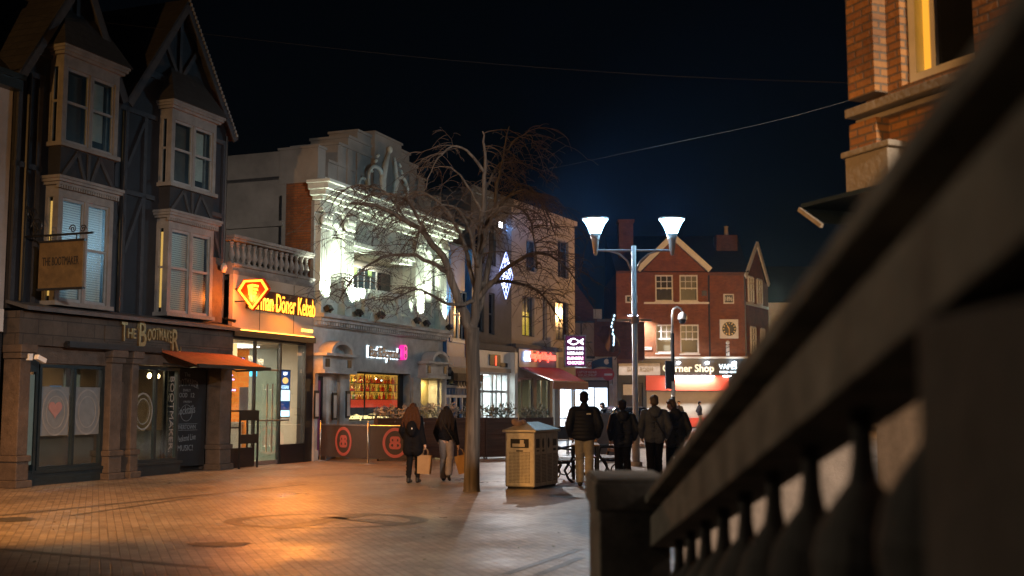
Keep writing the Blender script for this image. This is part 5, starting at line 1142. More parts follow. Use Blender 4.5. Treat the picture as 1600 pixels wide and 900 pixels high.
MB().box(-.005, -.001, .24, .38, .71, .735).box(.1, .22, -.005, -.001, .71, .735).box(.38, .48, -.005, -.001, .7, .74).box(.95, 1.08, -.005, -.001, .7, .75).build('sticker', m_dkframe, bn)
s_ = MB()
for x in (.295, .59, .885): s_.box(x - .006, x + .006, -.007, -.001, .06, BH - .04)
s_.build('panel_seam', m_galv, bn)
tk = thing('takeaway_carton', 'crumpled pinkish takeaway carton left on top of the recycling bin lid', 'litter', FXY(.43, 21.88, 66), (.2, .42, BH + .1))
MB().ell((0, 0, .07), (.12, .1, .07), 10, 6).ell((.06, -.07, .09), (.08, .07, .06), 8, 5).ell((-.06, .05, .1), (.08, .07, .07), 8, 5).build('wrapper', M('pale pink paper', (.5, .33, .28), .7, .2, 20, bump=.6), tk); MB().tube([(0, 0, .1), (.03, .02, .26)], .008, 6).build('straw', m_white, tk)
# ------------------------------------------------------------------ planters and shrubs
PL0, PL1 = Vector((-3.85, 32.8, 0)), Vector((1.27, 34.6, 0)); NP = 5
pd = (PL1 - PL0); pang = math.degrees(math.atan2(pd.y, pd.x)); plen = pd.length / NP
pt = thing('planter', 'long wooden plank planter', 'planter', group='wooden planters round the bar terrace')
bx = MB()
for k in range(7): bx.box(0, plen - .03, 0, .03, .06 + k * .165, .06 + k * .165 + .16)
bx.box(0, .03, .03, .5, .06, 1.21).box(plen - .06, plen - .03, .03, .5, .06, 1.21).box(.03, plen - .06, .47, .5, .06, 1.21)
bx.build('plank_box', m_planter, pt, bevel=.006); MB().box(.05, plen - .08, .04, .46, 1.08, 1.14).build('soil', m_patch, pt)
MB().box(-.005, .05, -.02, -.001, .0, 1.22).build('corner_batten', m_planter, pt); MB().box(plen - .08, plen - .025, -.02, -.001, 0, 1.22).build('corner_batten', m_planter, pt)
def shrub(label, mat, seed, F, loc, n=420):
    r = random.Random(seed); s = thing('shrub', label, 'shrub', F, loc, group='shrubs growing in the planters')
    f = MB(); tws = MB()
    for k in range(14):
        x = r.uniform(.1, plen - .15); y = r.uniform(.1, .4); h = r.uniform(.12, .36); tws.tube([(x, y, 0), (x + r.uniform(-.08, .08), y + r.uniform(-.05, .05), h)], .006, 4)
    cl = [(r.uniform(.05, plen - .1), r.uniform(.05, .42), r.uniform(.1, .4), r.uniform(.11, .2)) for _ in range(14)]
    for k in range(n):
        cx, cy, cz, cr = r.choice(cl); v = Vector((r.gauss(0, 1), r.gauss(0, 1), r.gauss(0, .8))).normalized() * cr * r.uniform(.5, 1.1)
        p = Vector((cx, cy, cz)) + v; s1 = r.uniform(.035, .075); a = r.uniform(0, 6.3); b = r.uniform(-.7, 1.2)
        d = Vector((math.cos(a) * math.cos(b), math.sin(a) * math.cos(b), math.sin(b))); w = d.orthogonal().normalized() * s1 * .45
        f.add([p, p + d * s1 + w, p + d * s1 * 2, p + d * s1 - w], [(0, 1, 2, 3)])
    f.build('foliage', mat, s); tws.build('stem', m_twig, s)
labs = ['wooden planter at the left end, behind the coral ring banner', 'wooden planter behind the woman in the long black coat', 'wooden planter behind the woman in wide taupe trousers', 'wooden planter just right of the tree trunk', 'wooden planter at the right end, behind the recycling bin']
slab = ['pale frosted shrub in the planter under the bar window', 'pale frosted shrub in the planter between the two women', 'pale frosted shrub in the planter left of the tree trunk', 'dark green shrub in the planter right of the tree trunk', 'dark green shrub in the planter behind the recycling bin']
for k in range(NP):
    c = pt if k == 0 else dup(pt); p = PL0 + pd * (k / NP); F = FXY(p.x, p.y, pang); c.matrix_basis = F; c['label'] = labs[k]
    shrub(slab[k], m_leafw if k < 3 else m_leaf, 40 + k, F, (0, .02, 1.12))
# ------------------------------------------------------------------ cafe barriers
def barrier(p0, p1, label, last, F=None):
    d = Vector(p1) - Vector(p0); L = d.length; F = FXY(p0[0], p0[1], math.degrees(math.atan2(d.y, d.x)))
    b = thing('cafe_barrier', label, 'barrier', F, group='banner barriers round the bar terrace')
    def post(x):
        o = MB().tube([(x, 0, .03), (x, 0, 1.1)], .03, 10).ell((x, 0, 1.12), (.035, .035, .03), 8, 6).build('post', m_alum, b, smooth=True); MB().lathe([(.2, 0), (.2, .015), (.04, .035)], (x, 0, 0), 16).build('foot', m_galv, o)
    post(0)
    if last: post(L)
    MB().box(.05, L - .05, -.006, .006, .14, 1.02).build('banner', m_banner, b); MB().tube([(.02, 0, 1.03), (L - .02, 0, 1.03)], .016, 6).build('top_rail', m_galv, b)
    cx, cz = L * .5, .58
    MB().ring((cx, cz), .32, .4, -.012, -.0065).build('ring_emblem', m_pinkr, b)
    for s in (-1, 1):
        t = text('letter_emblem', 'B', m_pinkr, b, cx + .095, -.009, cz, .19, .34, .004, .03)
        if s < 0:
            for v in t.data.vertices: v.co.x = 2 * cx - v.co.x
    return b
barrier((-5.49, 32.86), (-3.9, 31.12), 'brown banner barrier with a coral double B ring, left of the middle post', False)
barrier((-3.9, 31.12), (-2.35, 30.3), 'brown banner barrier with a coral double B ring, beside the woman in the black coat', True)
# high table inside the terrace
ht = thing('high_table', 'tall black bar table standing inside the terrace under the bar window', 'table', FXY(-3.6, 34.5)); MB().box(-.7, .7, -.3, .3, 1.25, 1.3).build('table_top', m_black, ht)
for x in (-.5, .5): MB().tube([(x, 0, .03), (x, 0, 1.25)], .035, 8).build('leg', m_iron, ht); 
MB().box(-.65, .65, -.2, .2, 0, .03).build('base', m_iron, ht)
# ------------------------------------------------------------------ benches, table, chairs
def bench(label, F):
    b = thing('bench', label, 'bench', F, group='slatted benches with black iron ends')
    st_ = MB()
    for k in range(5): st_.box(-.75, .75, -.25 + k * .1, -.165 + k * .1, .43, .46)
    st_.build('seat', m_bench, b, bevel=.005); bk = MB()
    for k in range(5):
        z = .54 + k * .085; y = .27 + (z - .5) * .22; bk.box(-.75, .75, y, y + .025, z, z + .07)
    bk.build('backrest', m_bench, b, bevel=.005)
    for x in (-.72, .72):
        e = MB()
        e.tube([(x, -.3, 0), (x, -.2, .08), (x, -.12, .25), (x, -.22, .42)], .028, 8).tube([(x, .42, 0), (x, .3, .1), (x, .2, .28), (x, .27, .45), (x, .34, .75), (x, .42, .98)], .03, 8)
        e.tube([(x, -.24, .42), (x, .0, .4), (x, .27, .44)], .026, 8).tube([(x, -.24, .42), (x, -.3, .55), (x, -.26, .68), (x, -.05, .7), (x, .18, .66), (x, .31, .68)], .025, 8)
        e.tube([(x, .12 + .15 * math.cos(a), .2 + .13 * math.sin(a)) for a in [2 * PI * k / 12 for k in range(13)]], .016, 6).ell((x, .43, 1.0), (.035, .035, .035), 8, 6)
        e.build('iron_end', m_iron, b, smooth=True)
    return b
bench('slatted bench seen end on beside the recycling bin, its back to the planters', FXY(1.12, 24.5, 78))
bench('slatted bench right of the man in pale joggers, facing the wooden table', FXY(2.05, 25.6, -80))
tb = thing('outdoor_table', 'wooden slatted table between the two iron benches behind the man in pale joggers', 'table', FXY(1.6, 25.2, -2)); s_ = MB()
for k in range(6): s_.box(-.3, .3, -.6 + k * .2, -.42 + k * .2, .72, .75)
s_.build('table_top', M('pale table slats', (.3, .2, .11), .5, .2, 8), tb)  # slats paler than the bench wood
for x in (-.26, .26):
    for y in (-.5, .5): MB().box(x - .03, x + .03, y - .03, y + .03, 0, .72).build('leg', m_iron, tb)
def chair(label, F):
    c = thing('cafe_chair', label, 'chair', F, group='metal chairs outside the fish shop')
    MB().box(-.2, .2, -.2, .2, .43, .46).build('seat', m_iron, c); MB().prism([(-.19, .5), (.19, .5), (.19, .82), (.13, .9), (-.13, .9), (-.19, .82)], .18, .21).build('backrest', m_iron, c)
    for x in (-.18, .18):
        for y in (-.18, .18): MB().box(x - .018, x + .018, y - .018, y + .018, 0, .43 if y < 0 else .6).build('leg', m_iron, c)
chair('dark metal chair left of the man in pale joggers, behind the recycling bin', FXY(1.62, 37, 185)); chair('dark metal chair with reddish glow behind the end of the planters', FXY(2.35, 38.5, 160))
ct = thing('cafe_table', 'small round cafe table between the dark metal chairs outside the fish shop', 'table', FXY(2.0, 37.9)); MB().lathe([(.32, .7), (.33, .73)], (0, 0, 0), 20).build('table_top', m_galv, ct); MB().lathe([(.22, 0), (.22, .02), (.03, .05), (.03, .7)], (0, 0, 0), 14).build('pedestal', m_iron, ct)
sc_ = thing('cafe_screen', 'dark grey fabric windbreak standing between the walking men', 'windbreak', FXY(2.55, 33.5, 8)); MB().box(-.45, .5, -.01, .01, .12, 1.35).build('fabric', M('grey fabric', (.09, .09, .1), .8), sc_)
for x in (-.47, .52): MB().tube([(x, 0, 0), (x, 0, 1.42)], .025, 8).build('post', m_galv, sc_)
# ------------------------------------------------------------------ parked car seen from behind
car = thing('parked_car', 'black car parked beyond the walking men, tail light glowing', 'car', FXY(4.35, 42.5, 4))
prof = [(-.88, .35), (.88, .35), (.9, .75), (.86, .98), (.7, 1.42), (.58, 1.5), (-.58, 1.5), (-.7, 1.42), (-.86, .98), (-.9, .75)]
cbm = MB(); secs = [(-.15, .9, .98), (0, .98, 1), (.9, 1, 1.02), (2.2, 1, 1.0), (3.0, .99, .66), (4.1, .93, .58), (4.2, .85, .5)]
for y, kx, kz in secs: cbm.v += [(x * kx, y, .35 + (z - .35) * kz) for x, z in prof]
n = len(prof)
for i in range(len(secs) - 1): cbm.f += [(i * n + k, i * n + (k + 1) % n, (i + 1) * n + (k + 1) % n, (i + 1) * n + k) for k in range(n)]
cbm.f += [tuple(range(n - 1, -1, -1)), tuple(range((len(secs) - 1) * n, len(secs) * n))]
cbm.build('body', m_carpaint, car, smooth=False, bevel=.05, recalc=True)
MB().prism([(-.66, 1.02), (.66, 1.02), (.54, 1.38), (-.54, 1.38)], -.19, -.152).build('rear_window', m_darkglass, car)
MB().box(-.93, -.87, .4, 1.9, 1.02, 1.34, Matrix.Identity(4)).build('side_window', m_darkglass, car)
for s in (-1, 1): MB().box(min(s * .62, s * .85), max(s * .62, s * .85), -.2, -.13, .78, 1.0).build('tail_light', e_tail if s > 0 else M('unlit tail light', (.2, .01, .01), .3), car, bevel=.02)
for s in (-1, 1):
    for y in (.7, 3.4):
        w_ = MB().tube([(s * .74, y, .33), (s * .92, y, .33)], .33, 20).build('wheel', m_black, car); MB().tube([(s * .921, y, .33), (s * .93, y, .33)], .2, 14).build('rim', m_galv, w_)
MB().box(-.26, .26, -.17, -.155, .55, .66).build('number_plate', m_white, car)
# ------------------------------------------------------------------ cables across the square
def cable(label, pts, Y0, Y1, r=.009):
    n = len(pts); P = [at(p[0], p[1], Y0 + (Y1 - Y0) * i / (n - 1)) for i, p in enumerate(pts)]
    o = MB().tube(smooth_pts(P, 6), r, 5).build('overhead_cable', m_cable, None); tag(o, label, 'cable', 'thin cables strung across the street')
cable('long thin cable strung from the pub gable across the sky to the town hall', [(-40, 12), (250, 45), (640, 88), (1000, 116), (1345, 130)], 24, 11.3, .0022)
cable('thin cable rising from behind the bare tree to the brick town hall', [(840, 268), (1010, 232), (1180, 196), (1345, 152)], 40, 11.3, .0022)
# ------------------------------------------------------------------ town hall on the right
th = thing('town_hall', 'tall orange lit brick building with stone bands at the top right', 'building', FT)
MB().wall(0, 14, 3.3, 9, 0, [(.5, 1.4, 4.62, 7.6), (4.2, 5.6, 4.62, 7.6), (7.6, 9, 4.62, 7.6)], .34).quad((0, 0, 0), (0, 0, 9), (0, 7, 9), (0, 7, 0)).build('wall', m_brickt, th)
MB().wall(0, 14, 0, 3.3, 0, [(.92, 2.3, .9, 3.1), (4.2, 5.6, .9, 3.1)], .3).build('basement_wall', m_entr, th)
MB().box(-.07, .31, -.16, -.002, 4.6, 9).box(-.07, .31, -.16, -.002, 4.05, 4.35).build('corner_pilaster', m_brickt, th)
MB().box(-.1, 14, -.19, -.001, 4.42, 4.51).box(-.05, 14, -.1, -.001, 4.35, 4.4).build('sill_band', m_stone, th, bevel=.01)
MB().box(-.1, .5, -.2, -.001, 3.62, 4.02).box(-.13, .55, -.23, -.001, 4.02, 4.08).build('stone_block', m_stone, th, bevel=.012)
MB().box(-.04, 14, -.08, -.001, 3.3, 3.6).box(-.04, 14, -.06, -.001, 0, .5).build('stone_band', m_stone, th)
x = .5
w_ = MB().box(x, x + .09, .1, .3, 4.62, 7.6).box(x + .24, x + .3, .14, .22, 4.74, 7.6).box(x + .81, x + .9, .1, .3, 4.62, 7.6).box(x + .3, x + .81, .16, .22, 6.05, 6.12).box(x + .09, x + .81, .1, .3, 4.62, 4.73).build('window', m_white, th)
MB().box(x + .3, x + .81, .18, .19, 4.73, 7.6).build('pane', m_darkglass, w_); MB().box(x + .09, x + .24, .2, .21, 4.73, 7.6).build('lit_curtain', EM('amber lit strip', (1, .5, .05), .8), w_)
for x in (4.2, 7.6):
    w_ = MB().box(x, x + .12, .12, .3, 4.62, 7.6).box(x + .16, x + .2, .08, .16, 4.62, 7.6).box(x + 1.26, x + 1.38, .12, .3, 4.62, 7.6).box(x + .12, x + 1.26, .16, .26, 6.05, 6.13).box(x + .12, x + 1.26, .12, .3, 4.62, 4.74).build('window', m_white, th)
    MB().box(x + .12, x + 1.26, .2, .21, 4.74, 7.6).build('pane', m_darkglass, w_); MB().box(x + .26, x + .52, .3, .31, 4.74, 7.6).build('lit_curtain', EM('amber lit curtain', (1, .45, .04), .5), w_)
for x in (.92, 4.2): 
    w_ = MB().box(x, x + 1.38, .12, .3, .9, 1.0).box(x, x + .1, .12, .3, 1.0, 3.1).box(x + 1.28, x + 1.38, .12, .3, 1.0, 3.1).build('lower_window', m_white, th); MB().box(x + .1, x + 1.28, .2, .21, 1.0, 3.1).build('pane', m_darkglass, w_)
MB().box(-.42, 1.4, -.5, .3, 3.56, 3.6).add([(-.42, -.5, 3.56), (-.1, -.5, 3.36), (-.1, .3, 3.36), (-.42, .3, 3.56)], [(0, 1, 2, 3)]).build('canopy', m_dkframe, th); MB().bar((-.42, -.52, 3.545), (-.08, -.52, 3.33), .03, .04).build('canopy_trim', m_stone, th)
MB().box(0, 14, .01, 7, 8.9, 9).build('roof', m_lead, th)
ew = thing('entrance_wall', 'sloping stone side wall of the town hall entrance, seen between the balusters', 'wall')
q_ = [(1.72, 12.1), (3.36, 11.1)]
ew_ = MB(); ew_.add([(1.72, 12.1, 0), (3.36, 11.1, 0), (3.36, 11.1, 2.7), (2.5, 11.62, 1.95), (1.72, 12.1, .95), (1.86, 12.33, 0), (3.5, 11.33, 0), (3.5, 11.33, 2.7), (2.64, 11.85, 1.95), (1.86, 12.33, .95)], [(0, 1, 2, 3, 4), (9, 8, 7, 6, 5), (0, 4, 9, 5), (4, 3, 8, 9), (3, 2, 7, 8), (2, 1, 6, 7)]); ew_.build('wall_slab', m_entr, ew, recalc=True)
# ------------------------------------------------------------------ stone balustrade beside the camera
T0 = at(1015, 770, 5.8); dv = Vector((.0252, 1, -.199))
bs_ = thing('stone_balustrade', 'dark out of focus stone balustrade climbing across the right foreground', 'balustrade', FXY(0, 0))
def rl_(Y, w, z): p = T0 + dv * (Y - 5.8); return Vector((p.x + w, Y, p.z + z))
def sweep(profile, Ya, Yb, name, mat, bev=0):
    n = len(profile); m = MB(); m.v = [tuple(rl_(Y, *p)) for Y in (Ya, Yb) for p in profile]
    m.f = [tuple(range(n)), tuple(range(2 * n - 1, n - 1, -1))] + [(i, i + n, (i + 1) % n + n, (i + 1) % n) for i in range(n)]
    return m.build(name, mat, bs_, bevel=bev, recalc=True)
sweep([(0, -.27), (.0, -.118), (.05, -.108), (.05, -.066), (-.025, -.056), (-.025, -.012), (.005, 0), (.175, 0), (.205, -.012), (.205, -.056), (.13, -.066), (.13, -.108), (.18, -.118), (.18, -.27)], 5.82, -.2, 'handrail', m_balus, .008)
sweep([(-.03, -.93), (.0, -.88), (.2, -.88), (.24, -.93), (.24, -2.6), (-.03, -2.6)], 5.82, .3, 'base_wall', m_shadestone)
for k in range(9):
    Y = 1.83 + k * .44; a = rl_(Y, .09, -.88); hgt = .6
    o = MB().box(a.x - .11, a.x + .11, Y - .11, Y + .11, a.z - .04, a.z + .07).lathe([(.07, .07), (.085, .11), (.06, .15), (.065, .18), (.098, .26), (.104, .32), (.09, .38), (.06, .43), (.03, .47), (.022, .52), (.021, .6), (.026, .66)], a, 20).build('baluster', m_shadestone, bs_, bevel=.006)
pr_ = MB(); p = rl_(1.35, .18, 0)
pr_.box(rl_(1.6, 0, 0).x - .02, .95, .6, 1.6, 0, rl_(1.6, 0, -.272).z).build('end_pier', m_shadestone, bs_, bevel=.01)
nwz = at(960, 741, 6.2).z
MB().box(.44, .80, 5.83, 6.58, 0, nwz - .16).box(.42, .82, 5.81, 6.6, nwz - .16, nwz - .02).box(.43, .81, 5.82, 6.59, nwz - .02, nwz).build('newel_post', m_balus, bs_, bevel=.02)
stp = thing('stone_steps', 'stone steps rising behind the foreground balustrade', 'steps', FXY(0, 0)); s_ = MB()
for k in range(6): s_.box(1.3, 3.0, -1.5, 4.0 - k * .7, k * .15, k * .15 + .15)
s_.build('flight', m_balus, stp)

# ------------------------------------------------------------------ people
def person(label, F, H=1.75, female=False, jacket=None, hem=.78, puff=False, trousers=None, wide=0, hair=None, longhair=False, lf=(0, 0), rf=(0, 0), larm='pocket', rarm='pocket', hood=False, headturn=0, headdown=0, voxel=.012, strap=None, pack=None, fem_hand=False, cap=None, shoe=None, logo=None):
    """faces +y; lf / rf = (forward offset, heel lift) of the feet"""
    k = H / 1.75; p = thing('person', label, 'person', F)
    sw = (.155 if female else .2) * k; hz = .93 * k; hw = .085 * k; sz = 1.43 * k
    V = lambda x, y, z: Vector((x * k, y * k, z * k))
    hips = [Vector((-hw, 0, hz)), Vector((hw, 0, hz))]; feet = []; knees = []
    for s, (fy, lift), h in ((-1, lf, hips[0]), (1, rf, hips[1])):
        a = Vector((s * .085 * k, fy * k, (.085 + lift) * k)); mid = (h + a) / 2; fwd = .06 + .5 * max(0, lift) + .1 * abs(fy)
        knees.append(mid + Vector((0, fwd * k, .02 * k))); feet.append(a)
    arms = []
    for s, mode in ((-1, larm), (1, rarm)):
        sh = Vector((s * sw, -.01 * k, sz - .02 * k))
        if mode == 'pocket': el = sh + V(s * .085, -.09, -.27); ha = el + V(-s * .04, .17, -.20)
        elif mode == 'bag': el = sh + V(s * .05, -.02, -.29); ha = el + V(s * .06, .03, -.25)
        elif mode == 'down': el = sh + V(s * .05, -.02, -.29); ha = el + V(s * .01, .06, -.25)
        else: el = sh + V(s * .04, .06, -.27); ha = el + V(-s * .12, .2, .08)
        arms.append((sh, el, ha))
    # one continuous body
    b = MB()
    for i in (0, 1):
        b.cap(hips[i], .085 * k, knees[i], .058 * k); b.cap(knees[i], .056 * k, feet[i], .036 * k)
        lift = (lf, rf)[i][1]; toe = feet[i] + Vector((0, .15 * k, -(.05 + lift * .9) * k)); b.cap(feet[i] + Vector((0, -.03 * k, -.045 * k)), .034 * k, toe, .026 * k)
        sh, el, ha = arms[i]; b.cap(sh, .05 * k, el, .038 * k); b.cap(el, .038 * k, ha, .026 * k)
        dr = (ha - el).normalized(); s = -1 if i == 0 else 1; up = Vector((0, 1, 0)); sd = dr.cross(Vector((1, 0, 0))).normalized()
        b.cap(ha, .026 * k, ha + dr * .07 * k, .03 * k, 8)
        for q in range(4):
            o = sd * (q - 1.5) * .019 * k; L = (.062, .074, .07, .055)[q] * k; kn = ha + dr * .085 * k + o; b.cap(kn, .0095 * k, kn + dr * L * .55 + Vector((-s * .008, 0, 0)), .0088 * k, 6); b.cap(kn + dr * L * .55 + Vector((-s * .008, 0, 0)), .0088 * k, kn + dr * L * .8 + Vector((-s * .035, 0, 0)) * k, .0078 * k, 6)
        b.cap(ha + dr * .03 * k - sd * .025 * k, .012 * k, ha + dr * .085 * k - sd * .05 * k + Vector((-s * .012, 0, 0)), .0095 * k, 6)
    b.cap(V(-.06, 0, .95), .105 * k, V(-.085, 0, 1.32), .1 * k); b.cap(V(.06, 0, .95), .105 * k, V(.085, 0, 1.32), .1 * k); b.cap(Vector((-sw * .8, 0, sz)), .06 * k, Vector((sw * .8, 0, sz)), .06 * k)
    ht = math.radians(headturn); hd = math.radians(headdown); HR = Matrix.Rotation(ht, 3, 'Z') @ Matrix.Rotation(-hd, 3, 'X'); nb = V(0, .0, 1.47)
    hp_ = lambda x, y, z: nb + HR @ V(x, y, z)
    b.cap(V(0, -.015, 1.42), .058 * k, hp_(0, .01, .07), .05 * k)
    hc = hp_(0, .02, .165)
    def hel(c, r): 
        m = MB().ell((0, 0, 0), (r[0] * k, r[1] * k, r[2] * k), 14, 10); b.add([hp_(*c) + HR @ Vector(v) for v in m.v], m.f)
    hel((0, .012, .175), (.075, .095, .105)); hel((0, .04, .115), (.055, .06, .065)); hel((0, .112, .15), (.014, .022, .024)); hel((0, .1, .1), (.024, .014, .008))
    for s in (-1, 1): hel((s * .078, .0, .15), (.012, .024, .034))
    bo = remesh('body', b, m_skin, p, .0085 if voxel <= .012 else .014, 2)
    ey = MB()
    for s in (-1, 1): c = hp_(s * .03, .1, .172); ey.ell(c, (.011 * k, .008 * k, .009 * k), 8, 6)
    ey.build('eyes', m_black, bo)
    # hair
    h = MB()
    def hh(c, r):
        m = MB().ell((0, 0, 0), (r[0] * k, r[1] * k, r[2] * k), 14, 10); h.add([hp_(*c) + HR @ Vector(v) for v in m.v], m.f)
    hh((0, -.012, .2), (.084, .095, .092)); hh((0, -.045, .15), (.078, .062, .07)); hh((0, .06, .255), (.06, .045, .03))
    rr = random.Random(int(H * 1000))
    if not longhair:
        for q in range(26):
            a = rr.uniform(0, 6.28); e = rr.uniform(.2, 1.4); c = (.078 * math.cos(a) * math.cos(e), -.01 + .088 * math.sin(a) * math.cos(e), .2 + .085 * math.sin(e)); hh(c, (.022, .022, .02))
    else:
        for q in range(9):
            x = (q - 4) * .028; z0 = .16; pts = [hp_(x * .8, -.06, .2), hp_(x * 1.15, -.085, .1), V(x * 1.5, -.115 - .01 * (q % 2), 1.46), V(x * 1.7 + rr.uniform(-.015, .015), -.13, 1.33), V(x * 1.6 + rr.uniform(-.02, .02), -.135, 1.22 - .03 * (q % 3))]
            h.tube(smooth_pts(pts, 3), [.03 * k] * 9 + [.026 * k, .022 * k, .018 * k, .01 * k], 8)
    remesh('hair', h, hair or m_hairb, bo, .009, 2)
    # trousers
    t = MB()
    for i in (0, 1):
        r1 = (.078 + wide * .35) * k; r2 = (.062 + wide) * k; t.cap(hips[i], .105 * k, knees[i], r1); t.cap(knees[i], r1, feet[i] + Vector((0, -.005, .03 * k)), r2)
    t.cap(V(-.06, 0, .98), .105 * k, V(.06, 0, .98), .105 * k)
    for i in (0, 1):
        for q in range(5): 
            f_ = q / 5; c = knees[i].lerp(feet[i], .15 + .75 * f_); t.cap(c + Vector((-.05 * k, -.03 * k, .02 * rr.uniform(-1, 1))), (.03 + wide * .5) * k, c + Vector((.05 * k, -.03 * k, .02 * rr.uniform(-1, 1))), (.03 + wide * .5) * k, 8)
    tro = remesh('trousers', t, trousers, p, .014, 2)
    s_ = MB()
    for i in (0, 1):
        lift = (lf, rf)[i][1]; a = feet[i]; heel = a + Vector((0, -.045 * k, -.04 * k)); toe = a + Vector((0, .16 * k, -(.045 + lift * .9) * k)); s_.cap(heel, .042 * k, toe, .036 * k); s_.cap(a + Vector((0, -.02 * k, 0)), .05 * k, heel.lerp(toe, .35), .042 * k)
    remesh('shoes', s_, shoe or m_shoe, p, .01, 1)
    # jacket
    j = MB(); he = hem * k; wz = sw
    top = V(0, 0, 1.38).z
    n = 10
    if puff:
        nrow = int((top - he) / (.07 * k)); 
        for q in range(nrow + 1):
            z = he + .03 * k + (top - he - .03 * k) * q / nrow; f_ = (z - he) / (top - he); rx = (.225 + .03 * math.sin(f_ * PI)) * k * (1 if not female else .9); j.ell((0, 0, z), (rx, .155 * k, .075 * k), 20, 8)
        for i in (0, 1):
            sh, el, ha = arms[i]
            for A, B, r0, r1, m_ in ((sh, el, .088, .08, 5), (el, ha, .08, .062, 4)):
                for q in range(m_): c = A.lerp(B, (q + .5) / m_); r = (r0 + (r1 - r0) * q / m_) * k; j.ell(c, (r, r, r * 1.05), 12, 8)
                j.cap(A, r0 * .85 * k, B, r1 * .85 * k)
    else:
        flare = .035 if hem < .7 else .0
        bx_ = 0 if female else .025 * k
        j.cap(Vector((-.055 * k - flare - bx_, 0, he + .1 * k)), (.125 + flare * .5) * k, Vector((-.085 * k - bx_, 0, top - .06 * k)), .13 * k, 14); j.cap(Vector((.055 * k + flare + bx_, 0, he + .1 * k)), (.125 + flare * .5) * k, Vector((.085 * k + bx_, 0, top - .06 * k)), .13 * k, 14)
        rj = random.Random(int(H * 777))
        for q in range(16): z_ = he + (top - he) * rj.uniform(.05, .95); x_ = rj.uniform(-.12, .12) * k; j.cap(Vector((x_ - .06 * k, -.115 * k, z_)), .018 * k, Vector((x_ + .06 * k, -.118 * k, z_ + rj.uniform(-.05, .05) * k)), .014 * k, 8)
        for i in (0, 1):
            sh, el, ha = arms[i]; j.cap(sh, .078 * k, el, .068 * k); j.cap(el, .068 * k, ha - (ha - el) * .05, .05 * k)
            for q in range(4): c = sh.lerp(el, .25 + .2 * q); j.ell(c, (.074 * k, .074 * k, .03 * k), 12, 6)
    j.cap(Vector((-sw * .86, -.005, sz - .015 * k)), .078 * k, Vector((sw * .86, -.005, sz - .015 * k)), .078 * k, 14)
    j.cap(V(0, -.02, 1.44), .095 * k, V(0, -.01, 1.5), .078 * k)
    if hood: j.ell(V(0, -.105, 1.46), (.13 * k, .075 * k, .095 * k), 16, 10); j.ell(V(0, -.13, 1.4), (.1 * k, .06 * k, .08 * k), 14, 8)
    jo = remesh('jacket', j, jacket, p, .011, 3 if puff else 4)
    if logo: MB().box(.04 * k, .12 * k, -.178 * k, -.17 * k, 1.335 * k, 1.36 * k).build('logo_patch', m_white, jo)
    if strap:
        MB().tube(smooth_pts([V(-.12, .06, 1.5), V(-.1, -.12, 1.46), V(-.02, -.165, 1.3), V(.1, -.165, 1.1), V(.2, -.12, .93), V(.22, .0, .9)], 4), .012 * k, 6).build('bag_strap', strap, p)
    if pack: 
        pk = MB().ell(V(0.02, -.185, 1.2), (.12 * k, .075 * k, .17 * k), 16, 10).build('backpack', pack, p, smooth=True); MB().ell(V(.05, -.26, 1.2), (.014, .01, .02), 8, 6).build('key_charm', m_white, pk)
    p['_hand_r'] = list(arms[1][2]); return p, arms
w1_, wa = person('woman in a long black coat with auburn hair, holding a paper carrier bag', FXY(-2.04, 23.65, -12), 1.63, True, m_coat, .62, False, m_blacktr, -.012, m_hairg, True, (-.02, 0), (.1, 0), 'pocket', 'bag', pack=m_coat, voxel=.01)
w2_, wb = person('woman in a short black jacket and wide taupe trousers, mid stride', FXY(-1.38, 24.15, -4), 1.57, True, m_coat, .92, False, m_taupetr, .028, m_hairb, True, (.18, 0), (-.22, .1), 'pocket', 'bag', strap=m_black, voxel=.01)
def bag(label, F, hand, tilt):
    b = thing('carrier_bag', label, 'paper bag', F); 
    m = Matrix.Translation(hand) @ Matrix.Rotation(tilt, 4, 'Y')
    MB().add([m @ Vector(v) for v in [(-.13, -.06, -.62), (.13, -.06, -.62), (.13, .06, -.62), (-.13, .06, -.62), (-.145, -.065, -.24), (.145, -.05, -.24), (.145, .05, -.24), (-.145, .065, -.24)]], [(0, 3, 2, 1), (0, 1, 5, 4), (1, 2, 6, 5), (2, 3, 7, 6), (3, 0, 4, 7)]).build('paper_body', m_kraft, b)
    h = MB()
    for y in (-.05, .05): h.tube([m @ Vector(v) for v in [(-.07, y, -.24), (-.05, y * .6, -.14), (0, 0, -.09), (.05, y * .6, -.14), (.07, y, -.24)]], .006, 6)
    h.build('handle', m_kraft, b)
bag('plain brown paper carrier bag held by the woman in the long black coat', FXY(-2.04, 23.65, -12), wa[1][2] + Vector((.02, .03, 0)), .06)
bag('yellowish paper carrier bag held by the woman in taupe trousers, beside the tree trunk', FXY(-1.38, 24.15, -4), wb[1][2] + Vector((.02, .03, 0)), -.22)
person('tall man in a navy puffer jacket and pale grey joggers', FXY(1.42, 22.5, -3), 1.85, False, m_puff, .88, True, m_greytr, .012, m_hairb, False, (.2, 0), (-.14, .09), 'pocket', 'pocket', headturn=-14, logo=True)
person('man in a dark navy hooded jacket and black trousers beside the lamp post', FXY(2.23, 23.1, 2), 1.69, False, m_puff, .78, False, m_blacktr, .01, m_hairb, False, (.05, 0), (-.12, .04), 'pocket', 'pocket', hood=True, headturn=-10)
person('man in a slate grey jacket with a sling strap across his back', FXY(2.86, 23.0, 0), 1.78, False, m_greyj, .82, False, m_blacktr, .01, m_hairl, False, (-.1, .04), (.14, 0), 'pocket', 'pocket', hood=True, strap=m_black)
